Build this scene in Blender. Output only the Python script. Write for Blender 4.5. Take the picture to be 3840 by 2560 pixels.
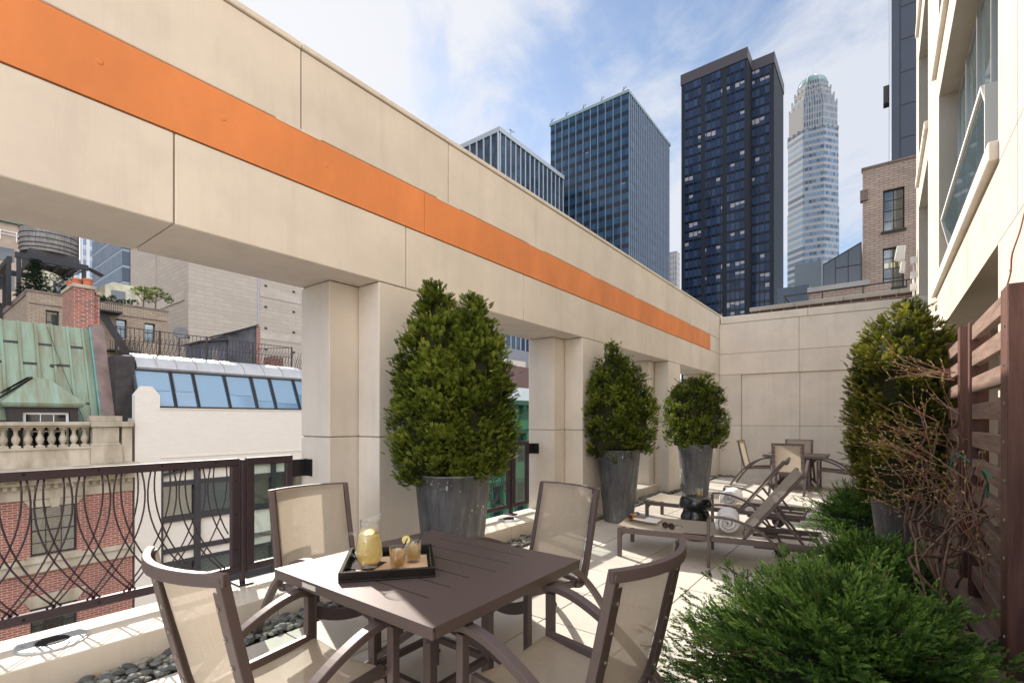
import bpy, math, random
import numpy as np
from mathutils import Vector, Matrix
for _o in list(bpy.data.objects): bpy.data.objects.remove(_o)
SC = bpy.context.scene
COL = SC.collection
R = math.radians
rng = random.Random(7)

# ---------------------------------------------------------------- camera
EYE = 1.45
cam = bpy.data.cameras.new("camera"); camo = bpy.data.objects.new("camera", cam); COL.objects.link(camo)
camo.location = (0, 0, EYE); camo.rotation_euler = (R(90), 0, R(37.32))
cam.sensor_width = 36; cam.lens = 17.005; cam.shift_y = 0.0761
cam.clip_start = 0.05; cam.clip_end = 5000
SC.camera = camo
# ---------------------------------------------------------------- sun, sky, exposure
SUN_EL, SUN_AZ = 32.0, 291.0          # azimuth clockwise from +Y
sun = bpy.data.lights.new("sun", 'SUN'); suno = bpy.data.objects.new("sun", sun); COL.objects.link(suno)
sd = Vector((math.sin(R(SUN_AZ))*math.cos(R(SUN_EL)), math.cos(R(SUN_AZ))*math.cos(R(SUN_EL)), math.sin(R(SUN_EL))))
suno.rotation_euler = sd.to_track_quat('Z', 'Y').to_euler(); suno.location = sd*50
sun.energy = 4.3; sun.angle = R(0.55); sun.color = (1, .93, .83)
W = bpy.data.worlds.new("World"); SC.world = W; W.use_nodes = True
def sky():
    nt = W.node_tree; n = nt.nodes; l = nt.links
    bg = n['Background']; bg.inputs[1].default_value = 0.12
    sk = n.new('ShaderNodeTexSky'); sk.sky_type = 'NISHITA'; sk.sun_disc = False
    sk.sun_elevation = R(SUN_EL); sk.sun_rotation = R(SUN_AZ); sk.air_density = 1.0; sk.dust_density = 0.35; sk.ozone_density = 1.5
    tc = n.new('ShaderNodeTexCoord'); sp = n.new('ShaderNodeSeparateXYZ'); l.new(tc.outputs['Generated'], sp.inputs[0])
    def m(op, a, b=None, c=None):
        q = n.new('ShaderNodeMath'); q.operation = op
        for i, v in enumerate((a, b, c)):
            if v is None: continue
            if isinstance(v, (int, float)): q.inputs[i].default_value = v
            else: l.new(v, q.inputs[i])
        return q.outputs[0]
    den = m('ADD', m('MAXIMUM', sp.outputs[2], 0.0), 0.18)
    px, py = m('DIVIDE', sp.outputs[0], den), m('DIVIDE', sp.outputs[1], den)
    cb = n.new('ShaderNodeCombineXYZ'); l.new(m('ADD', px, m('MULTIPLY', py, .35)), cb.inputs[0]); l.new(m('MULTIPLY', py, .8), cb.inputs[1])
    def noise(scale, det, rough, dist, off):
        mp = n.new('ShaderNodeMapping'); mp.inputs[1].default_value = off; l.new(cb.outputs[0], mp.inputs[0])
        q = n.new('ShaderNodeTexNoise'); q.inputs['Scale'].default_value = scale; q.inputs['Detail'].default_value = det
        q.inputs['Roughness'].default_value = rough; q.inputs['Distortion'].default_value = dist; l.new(mp.outputs[0], q.inputs[0]); return q.outputs[0]
    a = noise(.95, 10, .56, .5, (3.1, 1.2, 0)); b = noise(3.4, 9, .62, .6, (.3, 4, 0))
    c = m('ADD', m('MULTIPLY', a, .70), m('MULTIPLY', b, .30))
    rp = n.new('ShaderNodeMapRange'); rp.interpolation_type = 'SMOOTHSTEP'; l.new(c, rp.inputs[0])
    rp.inputs[1].default_value = .405; rp.inputs[2].default_value = .56; rp.inputs[4].default_value = .92
    # brighter, thicker veil towards the sun
    dt = n.new('ShaderNodeVectorMath'); dt.operation = 'DOT_PRODUCT'; l.new(tc.outputs['Generated'], dt.inputs[0]); dt.inputs[1].default_value = sd
    glow = m('POWER', m('MAXIMUM', dt.outputs['Value'], 0.0), 5.0)
    fac = m('MINIMUM', m('ADD', rp.outputs[0], m('MULTIPLY', glow, .25)), .97)
    # one small cumulus puff low over the city
    pd = Vector((-.695, .655, .352)).normalized()
    d2 = n.new('ShaderNodeVectorMath'); d2.operation = 'DOT_PRODUCT'; l.new(tc.outputs['Generated'], d2.inputs[0]); d2.inputs[1].default_value = pd
    pf = noise(9.0, 9, .6, .1, (0, 0, 0))
    puff = n.new('ShaderNodeMapRange'); puff.interpolation_type = 'SMOOTHSTEP'
    l.new(m('ADD', m('MULTIPLY', m('SUBTRACT', d2.outputs['Value'], 1.0), 150.0), m('MULTIPLY', pf, 1.6)), puff.inputs[0]); puff.inputs[1].default_value = .35; puff.inputs[2].default_value = .75
    fac2 = m('MAXIMUM', fac, puff.outputs[0])
    mx = n.new('ShaderNodeMix'); mx.data_type = 'RGBA'; l.new(fac2, mx.inputs[0]); dk = n.new('ShaderNodeVectorMath'); dk.operation = 'SCALE'; dk.inputs['Scale'].default_value = .80; l.new(sk.outputs[0], dk.inputs[0]); l.new(dk.outputs[0], mx.inputs[6])
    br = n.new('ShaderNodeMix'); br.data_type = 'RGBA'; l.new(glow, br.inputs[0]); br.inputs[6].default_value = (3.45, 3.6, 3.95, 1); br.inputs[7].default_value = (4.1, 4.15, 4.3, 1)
    # clouds opposite the sun and overhead, out of view, brightened as added fill light
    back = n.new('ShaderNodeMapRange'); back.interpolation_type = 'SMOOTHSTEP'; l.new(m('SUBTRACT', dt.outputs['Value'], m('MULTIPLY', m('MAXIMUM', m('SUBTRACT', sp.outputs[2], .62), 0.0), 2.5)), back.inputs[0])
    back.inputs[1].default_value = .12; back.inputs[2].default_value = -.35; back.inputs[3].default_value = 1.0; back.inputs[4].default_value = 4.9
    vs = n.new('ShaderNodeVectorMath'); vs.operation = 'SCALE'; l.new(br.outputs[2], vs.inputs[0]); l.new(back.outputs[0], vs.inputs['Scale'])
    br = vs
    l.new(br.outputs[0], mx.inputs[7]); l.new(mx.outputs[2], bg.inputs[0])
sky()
SC.view_settings.view_transform = 'Standard'; SC.view_settings.look = 'None'; SC.view_settings.gamma = 1
SC.view_settings.exposure = 0.92
SC.cycles.max_bounces = 10; SC.cycles.diffuse_bounces = 5; SC.cycles.transparent_max_bounces = 16
SC.cycles.use_denoising = True; SC.cycles.denoising_prefilter = 'NONE'
SC.cycles.caustics_refractive = True; SC.cycles.caustics_reflective = False

# ---------------------------------------------------------------- mesh helpers
def tag(o, label=None, cat=None, group=None, kind=None):
    if label: o['label'] = label
    if cat: o['category'] = cat
    if group: o['group'] = group
    if kind: o['kind'] = kind
    return o
def empty(name, loc, label, cat, group=None, rz=0, kind=None):
    o = bpy.data.objects.new(name, None); COL.objects.link(o)
    o.location = loc; o.rotation_euler = (0, 0, rz); o.empty_display_size = .1
    return tag(o, label, cat, group, kind)
class MB:
    def __init__(s): s.v = []; s.f = []; s.uv = None
    def add(s, v, f):
        b = len(s.v); s.v += [tuple(p) for p in v]; s.f += [tuple(b+i for i in q) for q in f]; return s
    def box(s, x0, x1, y0, y1, z0, z1):
        return s.add([(x0,y0,z0),(x1,y0,z0),(x1,y1,z0),(x0,y1,z0),(x0,y0,z1),(x1,y0,z1),(x1,y1,z1),(x0,y1,z1)],
                     [(0,3,2,1),(4,5,6,7),(0,1,5,4),(1,2,6,5),(2,3,7,6),(3,0,4,7)])
    def cbox(s, c, sz): return s.box(c[0]-sz[0]/2, c[0]+sz[0]/2, c[1]-sz[1]/2, c[1]+sz[1]/2, c[2]-sz[2]/2, c[2]+sz[2]/2)
    def prism(s, poly, a0, a1, ax):
        """poly: 2D outline in the two other axes; extruded along axis ax"""
        def P(p, a): return (a, p[0], p[1]) if ax == 0 else ((p[0], a, p[1]) if ax == 1 else (p[0], p[1], a))
        k = len(poly)
        return s.add([P(p, a0) for p in poly]+[P(p, a1) for p in poly], [tuple(range(k))[::-1], tuple(range(k, 2*k))]+[(i, (i+1) % k, k+(i+1) % k, k+i) for i in range(k)])
    def sweep(s, pts, prof, up=(0,0,1), cap=True, scale=None):
        pts = [Vector(p) for p in pts]; up = Vector(up); k = len(prof); b = len(s.v); n = len(pts)
        for i, p in enumerate(pts):
            t = (pts[min(i+1, n-1)]-pts[max(i-1, 0)]).normalized()
            side = t.cross(up)
            if side.length < 1e-4: side = t.cross(Vector((.3, .9, .2)))
            side.normalize(); nn = side.cross(t); sc = scale[i] if scale else 1
            for a, c in prof: s.v.append(tuple(p+side*a*sc+nn*c*sc))
        for i in range(n-1):
            for j in range(k):
                s.f.append((b+i*k+j, b+i*k+(j+1) % k, b+(i+1)*k+(j+1) % k, b+(i+1)*k+j))
        if cap: s.f.append(tuple(b+j for j in range(k))[::-1]); s.f.append(tuple(b+(n-1)*k+j for j in range(k)))
        return s
    def bar(s, pts, w, h, up=(0,0,1)): return s.sweep(pts, [(-w/2,-h/2),(w/2,-h/2),(w/2,h/2),(-w/2,h/2)], up)
    def tube(s, pts, r, n=6, up=(0,0,1), scale=None): return s.sweep(pts, [(r*math.cos(2*math.pi*i/n), r*math.sin(2*math.pi*i/n)) for i in range(n)], up, True, scale)
    def lathe(s, prof, n=24, c=(0,0,0), cap=True):
        b = len(s.v); k = len(prof)
        for r, z in prof:
            for j in range(n):
                a = 2*math.pi*j/n; s.v.append((c[0]+r*math.cos(a), c[1]+r*math.sin(a), c[2]+z))
        for i in range(k-1):
            for j in range(n): s.f.append((b+i*n+j, b+i*n+(j+1) % n, b+(i+1)*n+(j+1) % n, b+(i+1)*n+j))
        if cap: s.f.append(tuple(b+j for j in range(n))[::-1]); s.f.append(tuple(b+(k-1)*n+j for j in range(n)))
        return s
    def grid(s, nu, nv, fn):
        b = len(s.v)
        for j in range(nv+1):
            for i in range(nu+1): s.v.append(tuple(fn(i/nu, j/nv)))
        for j in range(nv):
            for i in range(nu):
                q = b+j*(nu+1)+i; s.f.append((q, q+1, q+nu+2, q+nu+1))
        return s
    def pierced(s, u0, u1, w0, w1, holes, d0, d1, mapf):
        """slab over [u0,u1]x[w0,w1] between depths d0 and d1 with rectangular through holes (ua,ub,wa,wb)"""
        us = sorted(set([u0, u1]+[round(h[i], 4) for h in holes for i in (0, 1)])); ws = sorted(set([w0, w1]+[round(h[i], 4) for h in holes for i in (2, 3)]))
        us = [u for u in us if u0 <= u <= u1]; ws = [w for w in ws if w0 <= w <= w1]
        def hole(i, j):
            if i < 0 or j < 0 or i >= len(us)-1 or j >= len(ws)-1: return True
            cu, cw = (us[i]+us[i+1])/2, (ws[j]+ws[j+1])/2
            return any(h[0] < cu < h[1] and h[2] < cw < h[3] for h in holes)
        for i in range(len(us)-1):
            for j in range(len(ws)-1):
                if hole(i, j): continue
                a, b2, c, d = us[i], us[i+1], ws[j], ws[j+1]
                q = [mapf(a,c,d0), mapf(b2,c,d0), mapf(b2,d,d0), mapf(a,d,d0)]; q2 = [mapf(a,c,d1), mapf(b2,c,d1), mapf(b2,d,d1), mapf(a,d,d1)]
                s.add(q, [(0,1,2,3)]); s.add(q2, [(3,2,1,0)])
                if hole(i-1, j): s.add([q[0], q[3], q2[3], q2[0]], [(0,1,2,3)])
                if hole(i+1, j): s.add([q[1], q[2], q2[2], q2[1]], [(3,2,1,0)])
                if hole(i, j-1): s.add([q[0], q[1], q2[1], q2[0]], [(3,2,1,0)])
                if hole(i, j+1): s.add([q[3], q[2], q2[2], q2[3]], [(0,1,2,3)])
        return s
    def build(s, name, m, parent=None, smooth=False, origin=None, world=True, fix=True):
        off = Vector((0,0,0))
        if parent is not None and world:
            p = parent
            while p.parent is not None: p = p.parent
            off = p.location.copy()
        if origin is not None: off = Vector(origin)
        me = bpy.data.meshes.new(name); me.from_pydata([(x-off.x, y-off.y, z-off.z) for x, y, z in s.v], [], s.f)
        if fix:
            import bmesh
            bm = bmesh.new(); bm.from_mesh(me); bmesh.ops.recalc_face_normals(bm, faces=bm.faces); bm.to_mesh(me); bm.free()
        if smooth: me.polygons.foreach_set('use_smooth', [True]*len(me.polygons))
        me.materials.append(m)
        o = bpy.data.objects.new(name, me); COL.objects.link(o)
        if parent is not None: o.parent = parent
        if origin is not None and parent is None: o.location = origin
        return o
def bev(o, w, seg=2, ang=40):
    b = o.modifiers.new('bevel', 'BEVEL'); b.width = w; b.segments = seg; b.limit_method = 'ANGLE'; b.angle_limit = R(ang); b.harden_normals = False; return o
def autosmooth(o):
    o.data.polygons.foreach_set('use_smooth', [True]*len(o.data.polygons)); o.data.set_sharp_from_angle(angle=R(35)); return o
def copy_tree(o, parent=None):
    c = o.copy(); COL.objects.link(c); c.parent = parent
    for ch in list(o.children): copy_tree(ch, c)
    return c
def spline(pts, n=6):
    """Catmull-Rom through pts"""
    P = [Vector(p) for p in pts]; P = [2*P[0]-P[1]]+P+[2*P[-1]-P[-2]]; out = []
    for i in range(1, len(P)-2):
        for k in range(n):
            t = k/n; a, b, c, d = P[i-1:i+3]
            out.append(.5*((2*b)+(c-a)*t+(2*a-5*b+4*c-d)*t*t+(3*b-a-3*c+d)*t**3))
    out.append(P[-2]); return out

# ---------------------------------------------------------------- materials
def mat(name, col, rough=.6, metal=0, var=0, vscale=3, bump=0, bscale=60, spec=.5, stretch=None, trans=0, alpha=1, col2=None, det=6, coat=0, ior=1.45, emit=None, estr=0):
    m = bpy.data.materials.new(name); m.use_nodes = True; nt = m.node_tree; n = nt.nodes; l = nt.links; p = n['Principled BSDF']
    p.inputs['Base Color'].default_value = (*col, 1); p.inputs['Roughness'].default_value = rough; p.inputs['Metallic'].default_value = metal
    p.inputs['Specular IOR Level'].default_value = spec; p.inputs['Transmission Weight'].default_value = trans; p.inputs['Alpha'].default_value = alpha
    p.inputs['IOR'].default_value = ior; p.inputs['Coat Weight'].default_value = coat; p.inputs['Coat Roughness'].default_value = .22 if coat > .3 else .05
    if emit: p.inputs['Emission Color'].default_value = (*emit, 1); p.inputs['Emission Strength'].default_value = estr
    tc = n.new('ShaderNodeTexCoord'); mp = n.new('ShaderNodeMapping'); l.new(tc.outputs['Object'], mp.inputs[0])
    if stretch: mp.inputs[3].default_value = stretch
    if var or col2:
        q = n.new('ShaderNodeTexNoise'); q.inputs['Scale'].default_value = vscale; q.inputs['Detail'].default_value = det; q.inputs['Roughness'].default_value = .62; l.new(mp.outputs[0], q.inputs[0])
        r = n.new('ShaderNodeValToRGB'); l.new(q.outputs[0], r.inputs[0])
        c2 = col2 if col2 else tuple(c*(1-var) for c in col)
        r.color_ramp.elements[0].position = .36; r.color_ramp.elements[1].position = .64
        r.color_ramp.elements[0].color = (*c2, 1); r.color_ramp.elements[1].color = (*(tuple(min(1, c*(1+var*.5)) for c in col) if not col2 else col), 1)
        l.new(r.outputs[0], p.inputs['Base Color'])
        rr = n.new('ShaderNodeMapRange'); l.new(q.outputs[0], rr.inputs[0]); rr.inputs[3].default_value = min(1, rough+.08); rr.inputs[4].default_value = max(.02, rough-.08); l.new(rr.outputs[0], p.inputs['Roughness'])
    if bump:
        q2 = n.new('ShaderNodeTexNoise'); q2.inputs['Scale'].default_value = bscale; q2.inputs['Detail'].default_value = 5; l.new(mp.outputs[0], q2.inputs[0])
        b = n.new('ShaderNodeBump'); b.inputs['Strength'].default_value = bump; b.inputs['Distance'].default_value = .01; l.new(q2.outputs[0], b.inputs['Height']); l.new(b.outputs[0], p.inputs['Normal'])
    return m
def nodes_of(m): return m.node_tree.nodes, m.node_tree.links, m.node_tree.nodes['Principled BSDF']
def brick(name, c1, c2, mort, bw=.22, bh=.075, mw=.01, rough=.85, bias=0, stain=None, bump=.5, var=.25):
    """bricks laid in metres on any axis-aligned wall"""
    m = bpy.data.materials.new(name); m.use_nodes = True; n, l, p = nodes_of(m); p.inputs['Roughness'].default_value = rough
    tc = n.new('ShaderNodeTexCoord'); sp = n.new('ShaderNodeSeparateXYZ'); l.new(tc.outputs['Object'], sp.inputs[0])
    ad = n.new('ShaderNodeMath'); ad.operation = 'ADD'; l.new(sp.outputs[0], ad.inputs[0]); l.new(sp.outputs[1], ad.inputs[1])
    cb = n.new('ShaderNodeCombineXYZ'); l.new(ad.outputs[0], cb.inputs[0]); l.new(sp.outputs[2], cb.inputs[1])
    b = n.new('ShaderNodeTexBrick'); l.new(cb.outputs[0], b.inputs[0]); b.inputs['Scale'].default_value = 1
    b.inputs['Brick Width'].default_value = bw; b.inputs['Row Height'].default_value = bh; b.inputs['Mortar Size'].default_value = mw; b.inputs['Mortar Smooth'].default_value = .2; b.inputs['Bias'].default_value = bias
    b.inputs['Color1'].default_value = (*c1, 1); b.inputs['Color2'].default_value = (*c2, 1); b.inputs['Mortar'].default_value = (*mort, 1)
    q = n.new('ShaderNodeTexNoise'); q.inputs['Scale'].default_value = .9; q.inputs['Detail'].default_value = 8; q.inputs['Roughness'].default_value = .65; l.new(tc.outputs['Object'], q.inputs[0])
    r = n.new('ShaderNodeMapRange'); l.new(q.outputs[0], r.inputs[0]); r.inputs[1].default_value = .35; r.inputs[2].default_value = .68; r.inputs[3].default_value = 0; r.inputs[4].default_value = 1
    mx = n.new('ShaderNodeMix'); mx.data_type = 'RGBA'; mx.blend_type = 'MIX'
    mul = n.new('ShaderNodeMath'); mul.operation = 'MULTIPLY'; l.new(r.outputs[0], mul.inputs[0]); mul.inputs[1].default_value = var
    l.new(mul.outputs[0], mx.inputs[0]); l.new(b.outputs[0], mx.inputs[6]); mx.inputs[7].default_value = (*(stain or tuple(c*.45 for c in c1)), 1)
    l.new(mx.outputs[2], p.inputs['Base Color'])
    if bump:
        bp = n.new('ShaderNodeBump'); bp.inputs['Strength'].default_value = bump; bp.inputs['Distance'].default_value = .01; bp.invert = True; l.new(b.outputs['Fac'], bp.inputs['Height']); l.new(bp.outputs[0], p.inputs['Normal'])
    return m
def curtain(name, cw, rh, glass, glass2, frame, spandrel, mf=.08, sf=.25, litc=None, lit=.0, rough=.08, metal=.0, u0=0, bay=0, group=1, fspec=.5):
    """window grid in metres: cells cw x rh on any axis-aligned wall; every cell has its own glass tint"""
    m = bpy.data.materials.new(name); m.use_nodes = True; n, l, p = nodes_of(m)
    def M(op, a, b=None):
        q = n.new('ShaderNodeMath'); q.operation = op
        for i, v in enumerate((a, b)):
            if v is None: continue
            if isinstance(v, (int, float)): q.inputs[i].default_value = v
            else: l.new(v, q.inputs[i])
        return q.outputs[0]
    def MX(f, a, b):
        q = n.new('ShaderNodeMix'); q.data_type = 'RGBA'; l.new(f, q.inputs[0])
        for i, v in ((6, a), (7, b)):
            if isinstance(v, tuple): q.inputs[i].default_value = (*v, 1)
            else: l.new(v, q.inputs[i])
        return q.outputs[2]
    tc = n.new('ShaderNodeTexCoord'); sp = n.new('ShaderNodeSeparateXYZ'); l.new(tc.outputs['Object'], sp.inputs[0])
    u = M('DIVIDE', M('ADD', M('ADD', sp.outputs[0], sp.outputs[1]), u0), cw); v = M('DIVIDE', sp.outputs[2], rh)
    fu, fv = M('FRACT', u), M('FRACT', v); iu, iv = M('FLOOR', u), M('FLOOR', v)
    cb = n.new('ShaderNodeCombineXYZ'); l.new(iu, cb.inputs[0]); l.new(iv, cb.inputs[1])
    wn = n.new('ShaderNodeTexWhiteNoise'); wn.noise_dimensions = '2D'; l.new(cb.outputs[0], wn.inputs['Vector'])
    cg = n.new('ShaderNodeCombineXYZ'); l.new(M('FLOOR', M('DIVIDE', u, 5.0)), cg.inputs[0]); l.new(iv, cg.inputs[1])
    wg = n.new('ShaderNodeTexWhiteNoise'); wg.noise_dimensions = '2D'; l.new(cg.outputs[0], wg.inputs['Vector'])
    c = MX(wn.outputs[0], glass, glass2)
    if litc:
        isl = M('GREATER_THAN', M('ADD', M('MULTIPLY', wn.outputs[0], .35), M('MULTIPLY', wg.outputs[0], .65)), 1-lit)
        half = M('GREATER_THAN', fv, M('ADD', sf+.05, M('MULTIPLY', wn.outputs[0], .45)))
        c = MX(M('MULTIPLY', isl, half), c, litc)
    sm = M('LESS_THAN', fv, sf); c = MX(sm, c, spandrel)
    fm = M('LESS_THAN', fu, mf); fh = M('LESS_THAN', M('ABSOLUTE', M('SUBTRACT', fv, sf)), .02); fr = M('MAXIMUM', fm, fh)
    if bay: fr = M('MAXIMUM', fr, M('LESS_THAN', M('FRACT', M('DIVIDE', u, bay)), .62/bay*1.6))
    c = MX(fr, c, frame); l.new(c, p.inputs['Base Color'])
    rg = M('ADD', rough, M('MULTIPLY', fr, .45)); l.new(rg, p.inputs['Roughness']); p.inputs['Metallic'].default_value = metal; p.inputs['Specular IOR Level'].default_value = fspec
    # panes are never quite in one plane: small tilt per cell
    nm = n.new('ShaderNodeBump'); nm.inputs['Strength'].default_value = .12; nm.inputs['Distance'].default_value = .3
    ns = n.new('ShaderNodeTexNoise'); ns.inputs['Scale'].default_value = .35; l.new(tc.outputs['Object'], ns.inputs[0]); l.new(ns.outputs[0], nm.inputs['Height']); l.new(nm.outputs[0], p.inputs['Normal'])
    return m
def foliage(name, ca, cb_, cc, transl=.3):
    """leaf colours vary clump by clump through the face attribute 'tint'"""
    m = bpy.data.materials.new(name); m.use_nodes = True; n, l, p = nodes_of(m)
    at = n.new('ShaderNodeAttribute'); at.attribute_name = 'tint'; r = n.new('ShaderNodeValToRGB'); l.new(at.outputs['Fac'], r.inputs[0])
    e = r.color_ramp.elements; e[0].color = (*ca, 1); e[1].color = (*cc, 1); k = e.new(.5); k.color = (*cb_, 1)
    l.new(r.outputs[0], p.inputs['Base Color']); p.inputs['Roughness'].default_value = .62; p.inputs['Specular IOR Level'].default_value = .25
    t = n.new('ShaderNodeBsdfTranslucent'); l.new(r.outputs[0], t.inputs[0]); mx = n.new('ShaderNodeMixShader'); mx.inputs[0].default_value = transl
    l.new(p.outputs[0], mx.inputs[1]); l.new(t.outputs[0], mx.inputs[2]); l.new(mx.outputs[0], n['Material Output'].inputs[0]); return m
M_ = {}
def M(k): return M_[k]
def precast(name, col, lo=.955, hi=1.03, streak=.86):
    """honed precast: faint trowel mottling, darker run-down streaks, a little tone change from panel to panel"""
    m = mat(name, col, .72, var=.08, vscale=1.7, bump=.08, bscale=90, det=10); n, l, p = nodes_of(m)
    src = p.inputs['Base Color'].links[0].from_socket
    geo = n.new('ShaderNodeNewGeometry'); tc = n.new('ShaderNodeTexCoord')
    mp = n.new('ShaderNodeMapping'); mp.inputs[3].default_value = (5, 5, .35); l.new(tc.outputs['Object'], mp.inputs[0])
    q = n.new('ShaderNodeTexNoise'); q.inputs['Scale'].default_value = 1.6; q.inputs['Detail'].default_value = 9; q.inputs['Roughness'].default_value = .7; l.new(mp.outputs[0], q.inputs[0])
    a = n.new('ShaderNodeMapRange'); l.new(q.outputs[0], a.inputs[0]); a.inputs[1].default_value = .5; a.inputs[2].default_value = .78; a.inputs[3].default_value = 1; a.inputs[4].default_value = streak
    b = n.new('ShaderNodeMapRange'); l.new(geo.outputs['Random Per Island'], b.inputs[0]); b.inputs[3].default_value = lo; b.inputs[4].default_value = hi
    mm = n.new('ShaderNodeMath'); mm.operation = 'MULTIPLY'; l.new(a.outputs[0], mm.inputs[0]); l.new(b.outputs[0], mm.inputs[1])
    vm = n.new('ShaderNodeVectorMath'); vm.operation = 'SCALE'; l.new(src, vm.inputs[0]); l.new(mm.outputs[0], vm.inputs['Scale']); l.new(vm.outputs[0], p.inputs['Base Color'])
    return m
M_['cream'] = precast('cream_precast', (.74, .68, .61), .94, 1.03, .90)
M_['cream_top'] = precast('cream_coping', (.73, .67, .59))
M_['joint'] = mat('sealant', (.22, .18, .14), .9)
M_['facade'] = precast('pale_facade_panel', (.57, .505, .425))
M_['orange'] = mat('orange_paint', (.77, .26, .08), .5, var=.14, vscale=1.6, stretch=(1, 1, .5), bump=.05, bscale=30)
M_['tile'] = precast('terrace_paver', (.62, .57, .505), .88, 1.03, .86)
M_['tilebase'] = mat('paver_gap', (.09, .07, .055), .95)
M_['curb'] = precast('curb_stone', (.70, .63, .53))
M_['rail'] = mat('plum_brown_metal', (.062, .044, .052), .40, metal=.35, var=.12, vscale=4)
M_['railbolt'] = mat('rail_bolt', (.03, .02, .02), .4, metal=.6)
M_['brown'] = mat('brown_aluminium', (.128, .095, .091), .48, metal=.25, bump=.04, bscale=400, spec=.9)
M_['screw'] = mat('steel_screw', (.55, .52, .48), .3, metal=1)
M_['steel'] = mat('brushed_steel', (.62, .63, .65), .42, metal=.6)
M_['grille'] = mat('dark_grille', (.06, .06, .065), .35, metal=.7)
def thin_glass(name, tint, base=.05, edge=.75, rough=.02):
    """thin clear pane: tinted straight-through light, mirror-like towards grazing angles"""
    m = bpy.data.materials.new(name); m.use_nodes = True; n, l, p = nodes_of(m); n.remove(p)
    lw = n.new('ShaderNodeLayerWeight'); lw.inputs[0].default_value = .35; r = n.new('ShaderNodeMapRange'); l.new(lw.outputs['Facing'], r.inputs[0]); r.inputs[3].default_value = base; r.inputs[4].default_value = edge
    pw = n.new('ShaderNodeMath'); pw.operation = 'POWER'; l.new(lw.outputs['Facing'], pw.inputs[0]); pw.inputs[1].default_value = 2.2; l.new(pw.outputs[0], r.inputs[0])
    t = n.new('ShaderNodeBsdfTransparent'); t.inputs[0].default_value = (*tint, 1); g = n.new('ShaderNodeBsdfGlossy'); g.inputs['Roughness'].default_value = rough; g.inputs[0].default_value = (.95, .97, 1, 1)
    x = n.new('ShaderNodeMixShader'); l.new(r.outputs[0], x.inputs[0]); l.new(t.outputs[0], x.inputs[1]); l.new(g.outputs[0], x.inputs[2]); l.new(x.outputs[0], n['Material Output'].inputs[0]); return m
M_['glass'] = thin_glass('clear_glass', (.98, .985, .98), .05, .95)
M_['railglass'] = thin_glass('rail_glass', (.80, .88, .85), .07, .8)
M_['black'] = mat('black_lacquer', (.006, .006, .007), .22, coat=.4, bump=.03, bscale=80)
M_['stool'] = mat('black_glazed_ceramic', (.008, .012, .012), .17, coat=.7, bump=.22, bscale=14)
M_['paper'] = mat('paper', (.82, .80, .76), .6)
M_['towel'] = mat('white_towel', (.86, .85, .86), .95, bump=.7, bscale=260)
M_['wood'] = mat('stained_timber', (.25, .165, .13), .55, var=.35, vscale=3.2, stretch=(9, .8, 9), bump=.25, bscale=20)
M_['woodv'] = mat('stained_timber_post', (.135, .062, .050), .5, var=.35, vscale=3.2, stretch=(9, 9, .8), bump=.25, bscale=20)
M_['bark'] = mat('bark', (.16, .10, .065), .9, var=.4, vscale=8, bump=.5, bscale=60)
M_['soil'] = mat('soil', (.035, .024, .018), .95, bump=.8, bscale=30)
M_['black_metal'] = mat('black_painted_metal', (.012, .012, .014), .5, bump=.1, bscale=40)
M_['dark_glass'] = mat('dark_window_glass', (.012, .016, .02), .05, spec=.9)
M_['white_frame'] = mat('white_frame', (.78, .77, .74), .5)
M_['alu'] = mat('pale_aluminium', (.62, .62, .62), .3, metal=.8)

def sling_mat():
    m = mat('woven_sling', (.50, .41, .31), .7, spec=.3); n, l, p = nodes_of(m)
    tc = n.new('ShaderNodeTexCoord'); o = []
    for sc in ((14, 400, 260), (420, 14, 14)):
        mp = n.new('ShaderNodeMapping'); mp.inputs[3].default_value = sc; l.new(tc.outputs['Object'], mp.inputs[0])
        q = n.new('ShaderNodeTexNoise'); q.inputs['Scale'].default_value = 1; q.inputs['Detail'].default_value = 3; l.new(mp.outputs[0], q.inputs[0]); o.append(q.outputs[0])
    ad = n.new('ShaderNodeMath'); ad.operation = 'ADD'; l.new(o[0], ad.inputs[0]); l.new(o[1], ad.inputs[1]); mr = n.new('ShaderNodeMath'); mr.operation = 'MULTIPLY'; mr.inputs[1].default_value = .5; l.new(ad.outputs[0], mr.inputs[0])
    r = n.new('ShaderNodeValToRGB'); r.color_ramp.elements[0].position = .3; r.color_ramp.elements[1].position = .7; l.new(mr.outputs[0], r.inputs[0])
    r.color_ramp.elements[0].color = (.38, .325, .26, 1); r.color_ramp.elements[1].color = (.55, .485, .40, 1); l.new(r.outputs[0], p.inputs['Base Color'])
    b = n.new('ShaderNodeBump'); b.inputs['Strength'].default_value = .3; b.inputs['Distance'].default_value = .002; l.new(mr.outputs[0], b.inputs['Height']); l.new(b.outputs[0], p.inputs['Normal'])
    t = n.new('ShaderNodeBsdfTranslucent'); t.inputs[0].default_value = (.60, .51, .40, 1); tr = n.new('ShaderNodeBsdfTransparent')
    x = n.new('ShaderNodeMixShader'); x.inputs[0].default_value = .30; l.new(p.outputs[0], x.inputs[1]); l.new(t.outputs[0], x.inputs[2])
    y = n.new('ShaderNodeMixShader'); y.inputs[0].default_value = .09; l.new(x.outputs[0], y.inputs[1]); l.new(tr.outputs[0], y.inputs[2]); l.new(y.outputs[0], n['Material Output'].inputs[0]); return m
M_['sling'] = sling_mat()
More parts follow.
